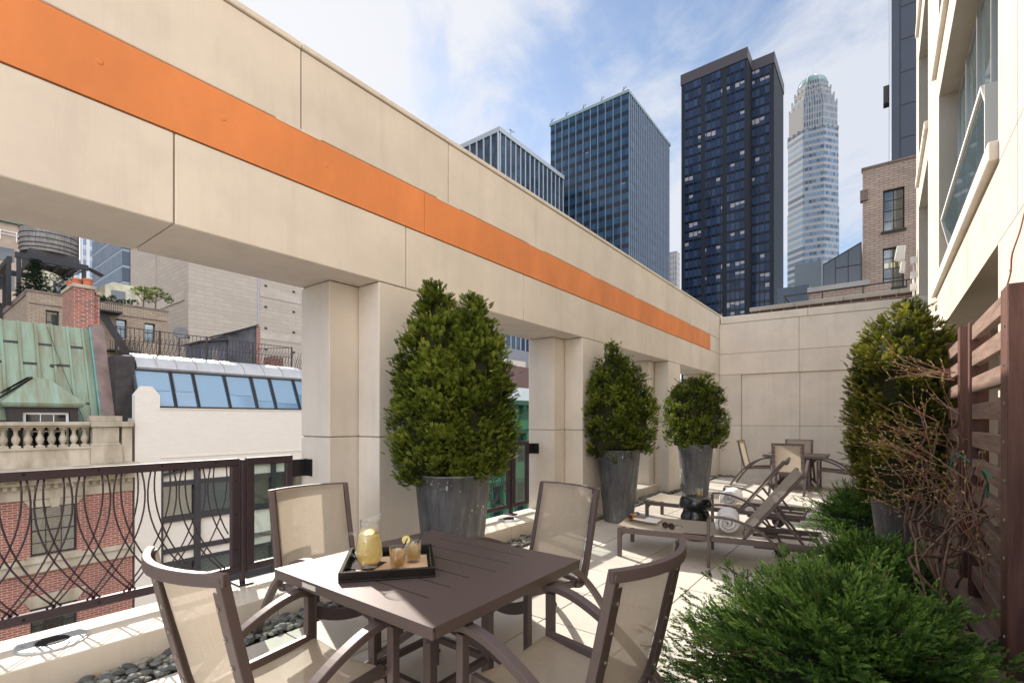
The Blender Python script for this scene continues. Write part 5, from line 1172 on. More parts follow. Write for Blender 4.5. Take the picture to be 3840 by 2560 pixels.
def white_house():
    X = -22.3; t = empty('white_brick_house', (X-4, 12, GZ), 'white painted brick house with a slanted studio window and white metal eaves across the street', 'building')
    W = [(6.85, 7.80), (8.12, 9.62), (9.95, 11.0), (11.25, 12.6), (12.9, 14.2)]
    q = MB(); q.pierced(5.87, 24.6, GZ, 1.86, [(6.70, 14.3, -5.6, -.55)], 0, .35, lambda u, w, d: (X-d, u, w)); q.prism([(5.87, 1.861), (6.66, 1.861), (6.66, 2.38), (6.41, 2.72), (6.09, 2.72), (5.87, 2.38)], X-.35, X, 0); q.build('brick_wall', M('whitebrick'), t)
    MB().box(X-9, X-.36, 5.88, 24.6, GZ, 1.5).build('rear_body', M('whitebrick'), t)
    cp = MB(); cp.box(X-.38, X+.03, 6.67, 24.6, 1.861, 1.90); cp.box(X, X+.025, 6.7, 24.6, -.06, -.02); cp.build('parapet_coping', M('whitebrick'), t)
    # black framed shopfront bay with cream spandrels
    q = MB()
    for y, w in ((6.74, .08), (7.98, .22), (9.78, .16), (11.12, .2), (12.75, .16), (14.26, .08)): q.box(X-.30, X-.02, y-w/2, y+w/2, -5.6, -.56)
    for a, b in ((-1.20, -1.0), (-2.62, -2.40), (-3.86, -3.66), (-4.32, -4.18), (-5.6, -5.3)): q.box(X-.32, X-.06, 6.72, 14.28, a, b)
    q.prism([(6.7, -.80), (8.0, -.56), (8.0, -.44), (6.7, -.69)], X-.2, X+.01, 0); q.box(X-.2, X+.01, 8.0, 14.3, -.57, -.46); q.build('black_frame', mat_once('black_timber', (.035, .034, .036), .6), t)
    q = MB(); q.box(X-.22, X-.14, 6.71, 14.29, -1.0, -.6); q.box(X-.22, X-.14, 6.71, 14.29, -3.66, -2.62); q.box(X-.22, X-.14, 6.71, 14.29, -4.18, -3.86); q.build('cream_spandrel', M('whitebrick'), t)
    for a, b, m in ((6.79, 7.86, None), (8.10, 9.69, None), (9.87, 11.01, None), (11.23, 12.66, None), (12.84, 14.2, None)):
        for z0, z1 in ((-2.40, -1.20), (-5.3, -4.32)):
            o = MB().box(X-.20, X-.19, a, b, z0, z1).build('window_pane', M('winglass'), t)
            MB().box(X-1.4, X-1.38, a-.05, b+.05, z0-.1, z1+.1).build('room_behind', M('dimroom'), o)
    # brick interior chimney breast and venetian blind glimpsed inside
    MB().box(X-1.2, X-1.1, 8.15, 9.5, -2.4, -1.2).build('inner_brick_wall', M('redbrick'), t)
    v = MB()
    for k in range(15): v.box(X-.5, X-.46, 8.15, 9.65, -5.2+.06*k, -5.18+.06*k)
    v.build('venetian_blind', M('white_frame'), t)
    # slanted studio glazing
    xb, zb, xt, zt = -22.62, 1.92, -23.36, 3.42
    panes = [(6.12, 7.26), (7.38, 8.10), (8.18, 9.31), (9.43, 10.46), (10.59, 11.32), (11.45, 12.50), (12.62, 13.6), (13.7, 14.7), (14.8, 15.8)]
    sg = mat('sky_tinted_studio_glass', (.05, .15, .25), .05, spec=1.0, ior=1.6, var=.25, vscale=.6); bl = mat('pale_shade', (.17, .26, .34), .35, spec=.6)  # blue of the reflected sky is put into the pane colour
    L = math.hypot(xt-xb, zt-zb); ex = ((zt-zb)/L, -(xt-xb)/L)
    for i, (a, b) in enumerate(panes):
        w = MB()
        for y in (a-.05, b+.05): w.bar([(xb, y, zb), (xt, y, zt)], .09, .09, (0, 1, 0))
        w.bar([(xb, a-.05, zb+.02), (xb, b+.05, zb+.02)], .08, .08); w.bar([(xt, a-.05, zt-.02), (xt, b+.05, zt-.02)], .08, .08)
        o = w.build('slanted_window', M('dark_trim'), t)
        MB().add([(xb, a, zb), (xb, b, zb), (xt, b, zt), (xt, a, zt)], [(0, 1, 2, 3)]).build('pane', sg, o, fix=False)
        s = [.45, .45, 0, .40, .25, .2, .5, .3, .4][i]; k = lambda u: (xb+(xt-xb)*u+.012, zb+(zt-zb)*u+.008); p, q2 = k(s), k(.985)
        MB().add([(p[0], a+.03, p[1]), (p[0], b-.06, p[1]), (q2[0], b-.06, q2[1]), (q2[0], a+.03, q2[1])], [(0, 1, 2, 3)]).build('roller_shade', bl, o, fix=False)
    e = MB(); e.prism([(-23.30, 3.44), (-23.22, 3.52), (-23.42, 3.80), (-23.75, 4.03), (-24.2, 4.14), (-24.2, 3.5)], 6.18, 13.1, 1)
    o = e.build('metal_eaves', mat('white_zinc_sheet', (.40, .39, .38), .5, metal=.15, var=.12, vscale=1.5, stretch=(1, 1, .3)), t); autosmooth(o)
    j = MB()
    for y in (6.85, 7.55, 8.3, 9.4, 10.25, 11.15, 12.05): j.sweep([(-23.21, y, 3.515), (-23.41, y, 3.81), (-23.745, y, 4.04), (-24.2, y, 4.15)], [(-.012, -.01), (.012, -.01), (.012, .01), (-.012, .01)], (0, 1, 0))
    j.build('lap_seam', mat_once('rusty_seam', (.34, .27, .22), .8), o)
    q = MB(); q.box(-30, -24.21, 6.0, 24.5, 3.4, 4.05); q.box(-24.2, -23.0, 13.2, 24.5, 1.6, 3.9); q.build('flat_roof', mat_once('silver_roofing', (.46, .47, .50), .6, var=.2), t)
white_house()
def flag():
    X = -22.3-.45; t = MB(); t.grid(12, 8, lambda u, v: (X+.02*math.sin(u*9+v*2), 6.86+.50*u-.03*v*0, -2.36+.46*v)); 
    m = bpy.data.materials.new('flag_cloth'); m.use_nodes = True; n, l, p = nodes_of(m)
    tc = n.new('ShaderNodeTexCoord'); sp = n.new('ShaderNodeSeparateXYZ'); l.new(tc.outputs['Object'], sp.inputs[0])
    def Mt(op, a, b=None):
        q = n.new('ShaderNodeMath'); q.operation = op
        for i, v in enumerate((a, b)):
            if v is None: continue
            if isinstance(v, (int, float)): q.inputs[i].default_value = v
            else: l.new(v, q.inputs[i])
        return q.outputs[0]
    y, z = sp.outputs[1], sp.outputs[2]
    st = Mt('LESS_THAN', Mt('MODULO', Mt('MULTIPLY', z, 13/.46), 2.0), 1.0)
    def MX(f, a, b):
        q = n.new('ShaderNodeMix'); q.data_type = 'RGBA'; l.new(f, q.inputs[0])
        for i, v in ((6, a), (7, b)):
            if isinstance(v, tuple): q.inputs[i].default_value = (*v, 1)
            else: l.new(v, q.inputs[i])
        return q.outputs[2]
    c = MX(st, (.62, .60, .58), (.52, .06, .06)); can = Mt('MULTIPLY', Mt('LESS_THAN', y, .25), Mt('GREATER_THAN', z, .212))
    sy, sz = Mt('SUBTRACT', Mt('FRACT', Mt('DIVIDE', y, .042)), .5), Mt('SUBTRACT', Mt('FRACT', Mt('DIVIDE', z, .05)), .5)
    star = Mt('LESS_THAN', Mt('ADD', Mt('MULTIPLY', sy, sy), Mt('MULTIPLY', sz, sz)), .06)
    c = MX(can, c, MX(star, (.05, .07, .18), (.6, .6, .6))); l.new(c, p.inputs['Base Color']); p.inputs['Roughness'].default_value = .9
    o = t.build('flag', m, None, smooth=True, fix=False, origin=(X, 6.86, -2.36)); tag(o, 'american flag hanging inside the black-framed window of the white house', 'flag')
flag()
def roof_bits():
    t = empty('roof_fence', (-25, 9.5, 4.06), 'rusty spiked iron fence along the flat roof above the white metal eaves', 'fence')
    rm = mat('rusty_iron', (.055, .04, .038), .8); r = MB()
    for z in (5.28, 4.75, 4.25): r.bar([(-25, 5.95, z), (-25, 13.4, z)], .02, .03)
    r.bar([(-25, 13.4, 5.28), (-27.5, 12.2, 5.28)], .03, .03); r.build('rail', rm, t)
    for y in (5.95, 7.45, 9.3, 11.4, 13.4): MB().box(-25.03, -24.97, y-.03, y+.03, 4.06, 5.32).build('post', rm, t)
    b = MB(); y = 6.1
    while y < 13.3:
        b.tube([(-25.0, y, 4.1), (-25.0, y, 5.27)], .011, 4, (1, 0, 0)); b.tube([(-24.95, y+.03, 4.30), (-24.80, y+.16, 4.95)], .012, 4, (1, 0, 0)); y += .155
    y = 13.5
    while y < 15.2: b.tube([(-24.95, y, 4.1), (-24.80, y+.2, 5.0)], .012, 4, (1, 0, 0)); b.tube([(-24.9, y+.12, 4.1), (-24.9, y-.1, 4.8)], .01, 4, (1, 0, 0)); y += .13
    for k in range(13): b.tube([(-24.6-.001*k, 5.85+.055*k, 3.0), (-24.6, 5.85+.055*k, 4.7)], .01, 4, (1, 0, 0))
    for k in range(7): b.tube([(-24.58, 5.85, 3.4+.13*k), (-24.58, 6.75, 3.4+.13*k)], .009, 4, (1, 0, 0))
    b.build('spikes', rm, t)
    t = empty('roof_shed', (-28, 11.2, 4.05), 'tar-black rooftop stair shed with a sloping roof behind the spiked fence', 'shed')
    MB().prism([(9.81, 4.06), (11.0, 4.06), (11.0, 5.52), (9.81, 5.28)], -29, -27, 0).build('grey_annex', mat('grey_painted_board', (.10, .105, .12), .8, var=.3, vscale=2), t)
    q = MB(); q.prism([(11.01, 4.06), (12.42, 4.06), (12.42, 6.48), (11.01, 5.85)], -29.2, -26.9, 0); q.build('tarred_wall', mat('tar_patches', (.022, .02, .022), .7, col2=(.09, .09, .10), vscale=1.4), t)
    MB().box(-29.2, -26.85, 12.43, 12.63, 4.06, 6.50).build('brick_end', M('redbrick'), t)
    q = MB(); q.prism([(9.7, 5.30), (11.0, 5.55), (11.0, 5.62), (9.7, 5.37)], -29.1, -26.8, 0); q.prism([(11.0, 5.88), (12.5, 6.52), (12.5, 6.6), (11.0, 5.97)], -29.3, -26.75, 0); q.build('roof', M('tar'), t)
    MB().box(-26.99, -26.96, 10.28, 10.62, 4.06, 5.05).build('door', mat_once('faded_door', (.16, .14, .13), .8), t)
    t = tag(MB().box(-25.9, -25.1, 12.35, 13.0, 4.051, 4.72).build('brick_stub', M('chimbrick')), 'squat brick chimney stub at the fence corner beside the black shed', 'chimney')
    t = empty('satellite_dish', (-27, 8.85, 4.06), 'grey satellite dish on a mast behind the spiked roof fence', 'satellite dish')
    d = MB(); d.lathe([(.001, 0), (.12, .012), (.23, .05), (.30, .09), (.305, .095), (.22, .06), (.001, .012)], 24); o = d.build('dish', mat('grey_dish', (.14, .13, .13), .6), t, smooth=True, world=False); o.location = (.1, .05, 1.55); o.rotation_euler = (R(20), R(75), 0)
    q = MB(); q.tube([(-27, 8.85, 4.06), (-27, 8.85, 5.6)], .03, 6, (1, 0, 0)); q.tube([(-26.9, 8.9, 5.4), (-26.4, 9.05, 5.35)], .018, 5); q.cbox((-26.4, 9.05, 5.38), (.08, .08, .12)); q.build('mast', M('dark_trim'), t)
roof_bits()

def beige_flats():
    X = -34.; t = empty('beige_apartment_house', (X-4, 7.5, GZ), 'beige brick apartment house with a planted roof terrace behind the chimney', 'building')
    wins = [(5.22, 5.73, 5.9, 7.06), (8.07, 8.57, 6.04, 7.08), (9.40, 9.92, 6.0, 7.06)]
    q = MB(); q.pierced(4.54, 10.58, GZ, 7.88, wins, 0, .3, lambda u, w, d: (X-d, u, w)); q.box(X-8, X-.301, 4.545, 10.57, GZ, 7.7); q.build('brick_wall', M('beigebrick'), t)
    q = MB(); q.box(X-.32, X+.04, 4.5, 7.0, 7.881, 7.98); q.box(X-.32, X+.04, 7.6, 10.62, 7.881, 7.98); q.box(X-8, X-.33, 4.5, 4.72, 7.701, 7.98); q.build('coping', M('brownstone'), t)
    for a, b, z0, z1 in wins: window_x(t, X, a, b, z0, z1, 1, 2, M('dark_trim'), .06)
    q = MB(); q.box(X, X+.03, 4.6, 10.5, 7.28, 7.34); q.build('string_course', M('brownstone'), t)
    f = MB(); f.box(X+.02, X+1.0, 7.0, 8.15, 7.24, 7.30); 
    for z in (7.3, 7.75): f.box(X+.97, X+1.0, 6.9, 8.15, z, z+.03)
    for k in range(14): f.tube([(X+.985, 6.92+.092*k, 7.3), (X+.985, 6.92+.092*k, 7.76)], .01, 4, (1, 0, 0))
    f.bar([(X+.6, 7.3, 7.25), (X+.6, 8.4, 5.2)], .35, .05, (1, 0, 0)); f.box(X+.02, X+1.0, 7.6, 9.0, 5.2, 5.26)
    for k in range(15): f.tube([(X+.985, 7.6+.1*k, 5.26), (X+.985, 7.6+.1*k, 5.75)], .01, 4, (1, 0, 0))
    f.build('fire_escape', M('dark_trim'), t)
    st = MB(); st.box(X+.02, X+.05, 4.7, 7.0, 5.2, 5.24); st.box(X-7.5, X-7.4, 4.3, 4.5, 3, 8)
    for k in range(20): st.tube([(X+.6, 4.2+.15*k, 4.9), (X+.6, 4.2+.15*k, 5.42)], .012, 4, (1, 0, 0))
    st.bar([(X+.6, 4.2, 5.42), (X+.6, 7.1, 5.42)], .02, .02); st.build('railing', M('dark_trim'), t)
    # rooftop penthouse with a steel frame carrying the water tank
    t = empty('rooftop_penthouse', (-38.5, 7.8, 7.7), 'cream rendered rooftop penthouse overgrown with ivy', 'building')
    cr = mat('flaking_cream_render', (.62, .56, .36), .9, col2=(.36, .33, .27), vscale=1.3)
    MB().prism([(5.66, 7.71), (6.95, 7.71), (6.95, 9.45), (6.3, 9.85), (5.66, 10.0)], -40, -38, 0).build('wall', cr, t)
    MB().prism([(8.5, 7.71), (10.3, 7.71), (10.3, 9.95), (8.9, 10.0), (8.5, 9.75)], -40.2, -38, 0).build('wall', cr, t)
    MB().box(-37.99, -37.96, 8.8, 9.5, 8.9, 9.5).build('window', M('dark_glass'), t)
    MB().box(-37.99, -37.96, 6.2, 6.8, 8.6, 9.3).build('window', M('dark_glass'), t)
    t = empty('tank_platform', (-40, 6, 7.7), 'black steel beam platform under the wooden water tank', 'platform')
    bm_ = M('black_metal')
    for x in (-38, -43):
        MB().box(x-.12, x+.12, 4.6, 7.7, 10.40, 10.70).build('beam', bm_, t)
        for y in (4.75, 7.5): MB().box(x-.09, x+.09, y-.09, y+.09, 7.71, 10.39).build('post', bm_, t)
    MB().box(-43, -38, 4.3, 4.5, 10.1, 10.4).build('beam', bm_, t); MB().box(-38.1, -37.9, 4.28, 4.45, 7.71, 10.1).build('post', bm_, t)
    q = MB(); 
    for y in (5.3, 5.9, 6.5, 7.1): q.box(-42.9, -38.1, y-.06, y+.06, 10.42, 10.6)
    q.bar([(-38, 4.8, 7.9), (-38, 7.4, 10.3)], .06, .06, (1, 0, 0)); q.bar([(-38, 7.7, 10.55), (-38.2, 8.4, 10.3)], .3, .12); q.build('brace', bm_, t)
    t = empty('water_tank', (-41, 6.52, 10.7), 'weathered grey wooden rooftop water tank bound with iron hoops', 'water tank')
    wd = mat('grey_tank_staves', (.28, .245, .215), .9, col2=(.13, .12, .11), vscale=2.2, stretch=(6, 6, .5), bump=.2, bscale=10)
    MB().lathe([(1.36, 11.55), (1.40, 12.8), (1.36, 15.2)], 40, (-41, 6.52, 0)).build('stave_barrel', wd, t, smooth=False)
    MB().lathe([(1.5, 15.2), (.02, 16.3)], 32, (-41, 6.52, 0)).build('conical_roof', M('tar'), t)
    h = MB()
    for z in (11.75, 12.0, 12.3, 12.62, 13.0, 13.45, 14, 14.6): h.lathe([(1.385, z-.02), (1.42, z-.02), (1.42, z+.02), (1.385, z+.02)], 40, (-41, 6.52, 0), cap=False)
    h.build('iron_hoop', M('dark_trim'), t)
    MB().box(-42.2, -39.8, 5.4, 7.6, 10.701, 11.54).build('cradle', M('tar'), t)
    q = MB(); q.tube([(-40.2, 7.75, 10.7), (-40.2, 7.75, 13.4), (-40.6, 7.6, 13.8)], .07, 8, (1, 0, 0)); q.build('overflow_pipe', M('alu'), t)
    t = empty('terrace_lamp', (-35.5, 5.8, 7.7), 'black heart-shaped lamp standard on the planted roof terrace', 'street lamp')
    q = MB(); q.tube([(-35.5, 5.8, 7.7), (-35.5, 5.8, 8.9)], .05, 8, (1, 0, 0)); q.build('post', bm_, t)
    q = MB()
    for s in (-1, 1): q.tube(spline([(-35.5, 5.8, 8.85), (-35.5, 5.8+s*.17, 9.05), (-35.5, 5.8+s*.17, 9.25), (-35.5, 5.8+s*.06, 9.28), (-35.5, 5.8, 9.15)], 5), .022, 5, (1, 0, 0))
    q.build('scroll_head', bm_, t)
beige_flats()
def leaves(name, parent, centers, rad, n, size, m, seed=3, flat=1.0, up=.5):
    P = []; D = []; S = []; T = []
    for c, r in zip(centers, rad):
        k = int(n*r); d = NR.normal(0, 1, (k, 3)); d /= np.linalg.norm(d, axis=1)[:, None]; p = np.array(c)+d*r*NR.uniform(.55, 1.05, (k, 1))*np.array([1, 1, flat])
        P.append(p); D.append(d+np.array([0, 0, up])+NR.normal(0, .4, (k, 3))); S.append(NR.uniform(.6, 1.3, k)*size); T.append(np.clip(.35+lumpy(p, 4, seed)*.25+NR.normal(0, .12, k), 0, 1))
    return scatter(name, FV, FF, np.concatenate(P), np.concatenate(D), np.concatenate(S), np.concatenate(T), m, parent)
def roof_garden():
    for (x, y, z0, h, lab) in ((-35.0, 10.2, 7.7, 1.75, 'small spreading pine on the roof parapet, rightmost of the terrace trees'), (-35.2, 9.65, 7.7, 1.8, 'thin double-stemmed roof tree left of the spreading pine')):
        t = empty('roof_tree', (x, y, z0), lab, 'tree', 'small trees on the roof terrace'); q = MB(); q.tube([(0, 0, 0), (.05, .03, h*.5), (0, .1, h*.85)], .05, 6, (1, 0, 0), [1, .7, .4]); q.tube([(0, 0, h*.5), (.1, .45, h*.7)], .025, 5, (1, 0, 0)); q.tube([(0, 0, h*.45), (.1, -.4, h*.72)], .022, 5, (1, 0, 0)); q.build('trunk', M('bark'), t, world=False)
        cs = [(0, .1, h*.9), (.05, .5, h*.74), (.1, -.42, h*.76), (0, .75, h*.62), (0, -.1, h*.68)] if y > 10 else [(0, .05, h*.85), (.05, -.3, h*.75), (0, .3, h*.55)]
        leaves('foliage', t, cs, [.26, .3, .25, .2, .22][:len(cs)], 420, .13, M('thuja'), flat=.45)
    t = empty('roof_conifer', (-36, 5.15, 7.7), 'dark tiered conifer on the roof terrace under the water tank', 'tree'); q = MB().tube([(0, 0, 0), (0, 0, 2.3)], .06, 6, (1, 0, 0), [1, .3]); q.build('trunk', M('bark'), t, world=False)
    cs = []; rd = []
    for k in range(9):
        z = .35+.23*k; r = .85*(1-k/9.5)
        for j in range(5): a = j*1.257+k; cs.append((r*.6*math.cos(a), r*.6*math.sin(a), z)); rd.append(max(.12, r*.42))
    leaves('foliage', t, cs, rd, 170, .15, M('jun_dark'), flat=.3, up=-.1)
    t = empty('ivy', (-37.9, 7.8, 7.7), 'ivy mass spilling over the rooftop penthouse wall', 'ivy', kind='stuff')
    cs = [(-.1+.2*math.sin(k), -1.3+.26*k, 1.75-.14*k+.25*math.sin(k*1.3)) for k in range(11)]+[(0.1, -.7+.3*k, .9-.02*k) for k in range(8)]; leaves('foliage', t, cs, [.36]*len(cs), 330, .13, M('jun_dark'), flat=.8)
    t = empty('roof_hedge', (-34.6, 7, 7.7), 'low dark hedge along the roof terrace parapet', 'hedge', kind='stuff')
    leaves('foliage', t, [(0, -1.2+.32*k, .35+.12*math.sin(k*2.1)) for k in range(11)], [.3]*11, 300, .13, M('jun_dark'), flat=.8)
M_['jun_dark'] = foliage('dark_evergreen_leaf', (.008, .020, .008), (.020, .045, .016), (.05, .085, .03))
roof_garden()

def boxbuilding(name, x0, x1, y0, y1, z1, m, label, cat='building', z0=GZ):
    t = empty(name, ((x0+x1)/2, (y0+y1)/2, z0), label, cat); MB().box(x0, x1, y0, y1, z0, z1).build('walls', m, t); return t
t = boxbuilding('brown_office_block', -66, -55, -14, 7.9, 17.0, mat('brown_masonry', (.45, .34, .25), .85, var=.2, vscale=.6), 'brown masonry office block with dark ribbon windows behind the water tank')
for z0, z1 in ((14.0, 15.0), (11.7, 13.2), (9, 10.6)):
    for k in range(9): MB().box(-54.99, -54.95, 6.6-2.3*k-1.9, 6.6-2.3*k, z0, z1).build('window', M('dark_glass'), t)
q = MB()
for z in (16.05, 16.3): q.box(-54.9, -54.86, -10, 7.8, z, z+.04)
for k in range(20): q.box(-54.9, -54.86, 7.6-.9*k, 7.65-.9*k, 15.6, 16.3)
q.build('handrail', M('white_frame'), t); MB().box(-56, -54.7, -14, 8, 17.01, 20).build('copper_attic', M('teal'), t)
boxbuilding('white_striped_tower', -225, -200, 24, 41.6, 100, curtain('white_piers', 1.65, 3.3, (.16, .20, .28), (.26, .31, .40), (.62, .60, .56), (.40, .43, .47), mf=.50, sf=.35, rough=.3), 'distant white tower striped with vertical piers, beside the water tank')
t = boxbuilding('glass_office_tower', -166, -140, 34.45, 44, 62, curtain('grey_glass_grid', 1.6, 3.8, (.02, .03, .045), (.06, .08, .11), (.015, .02, .025), (.20, .23, .26), mf=.12, sf=.16, rough=.25), 'grey glass office tower between the white tower and the blank beige wall')
t = empty('blank_brick_block', (-70, 36, GZ), 'huge windowless pale brick block rising behind the white house', 'building')
MB().box(-79.9, -60, 20.54, 50, GZ, 27).build('walls', M('blankbrick'), t)
q = MB(); q.box(-59.99, -59.9, 27.85, 28.05, GZ, 27); q.build('expansion_joint', mat_once('grey_metal', (.34, .33, .33), .6), t)
q = MB()
for z in (11.3, 16.4): q.box(-59.985, -59.95, 28.2, 50, z, z+.9); 
q.build('stained_band', mat_once('stained_render', (.46, .385, .31), .9, var=.15, vscale=.5), t)
for y in (28.85, 32.4, 36.0):
    for z in (17.83, 15.24, 12.63, 10.06, 7.4): MB().box(-59.949, -59.93, y-.17, y+.17, z-.11, z+.11).build('vent_slot', M('dark_trim'), t)
q = MB()
for z0, z1 in ((14.6, 15.6),): q.box(-79, -61, 20.44, 20.53, z0, z1)
q.box(-70.2, -70.0, 20.43, 20.52, GZ, 27); q.build('stained_band', mat_once('stained_render', (.33, .28, .235), .9), t)

# green cast-iron building and its neighbours, seen through the second opening
def green_house():
    X = -22.3; t = empty('green_building', (X-4, 33, GZ), 'green painted building with a bracketed cornice seen through the second wall opening', 'building')
    gm = mat('green_paint', (.035, .16, .075), .5, var=.2, vscale=1.2); dg = mat('dark_green_trim', (.022, .085, .045), .5)
    wins = [(26.9+2.9*k, 28.0+2.9*k, z0, z1) for k in range(5) for z0, z1 in ((-1.9, .40), (-6.2, -3.4))]
    MB().pierced(24.7, 41, GZ, 1.55, wins, 0, .3, lambda u, w, d: (X-d, u, w)).build('green_wall', gm, t); MB().box(X-7, X-.31, 24.7, 41, GZ, 2.7).build('rear_body', gm, t)
    for a, b, z0, z1 in wins: 
        window_x(t, X, a, b, z0, z1, 1, 2, dg, .08, depth=.10)
        q = MB(); q.box(X, X+.10, a-.18, a-.005, z0, z1); q.box(X, X+.10, b+.005, b+.18, z0, z1); q.box(X, X+.22, a-.25, b+.25, z1+.006, z1+.22); q.box(X, X+.28, a-.3, b+.3, z1+.221, z1+.32); q.build('window_surround', dg, t)
        MB().box(X-.4, X-.39, a, b, z0+.8, z1).build('blind', M_['blind'], t)
    q = MB(); q.box(X-.3, X+.12, 24.7, 41, 1.551, 1.8); q.box(X-.3, X+.6, 24.7, 41, 2.55, 2.9); q.box(X-.3, X+.16, 24.7, 41, 1.801, 2.549); c = q.build('cornice', dg, t)
    y = 25.2
    while y < 41: MB().prism([(X+.161, 2.54), (X+.55, 2.54), (X+.5, 2.2), (X+.25, 1.9), (X+.161, 1.6)], y-.11, y+.11, 1).build('bracket', dg, c); y += 1.25
green_house()
boxbuilding('metal_roof_cabin', -30, -26, 31, 40, 4.32, mat('white_corrugated', (.58, .58, .57), .5, var=.1), 'white metal cabin on the roof of the green building', z0=2.71)
t = boxbuilding('dark_red_brick_building', -38, -30.1, 33, 44, 7.0, brick('dusky_red_brick', (.15, .055, .045), (.10, .045, .04), (.22, .17, .15), .3, .1, .014), 'dark red brick building behind the green one')
MB().box(-30.3, -29.9, 33, 40.0, 7.0, 7.12).build('coping', M('concrete'), t)
boxbuilding('cream_rendered_block', -44, -38.1, 40, 53, 9.2, mat('cream_render', (.55, .48, .37), .9, var=.1), 'cream rendered block behind the dark red brick building')
boxbuilding('grey_plant_building', -60, -45, 51, 66, 12.3, mat('grey_cladding', (.22, .22, .23), .7, var=.1), 'grey clad plant building seen through the second opening')
t = boxbuilding('braced_glass_tower', -145, -120, 130, 190, 62, curtain('blue_white_glass', 3.2, 3.8, (.10, .16, .22), (.24, .33, .42), (.5, .54, .58), (.16, .2, .24), mf=.2, sf=.2), 'blue glass tower with white diagonal braces seen through the second opening')
q = MB()
for k in range(5):
    y = 142+9*k; q.bar([(-119.6, y, 22), (-119.6, y+9, 44)], .8, .8, (1, 0, 0)); q.bar([(-119.6, y+9, 22), (-119.6, y, 44)], .8, .8, (1, 0, 0))
q.build('diagonal_brace', M('white_frame'), t)

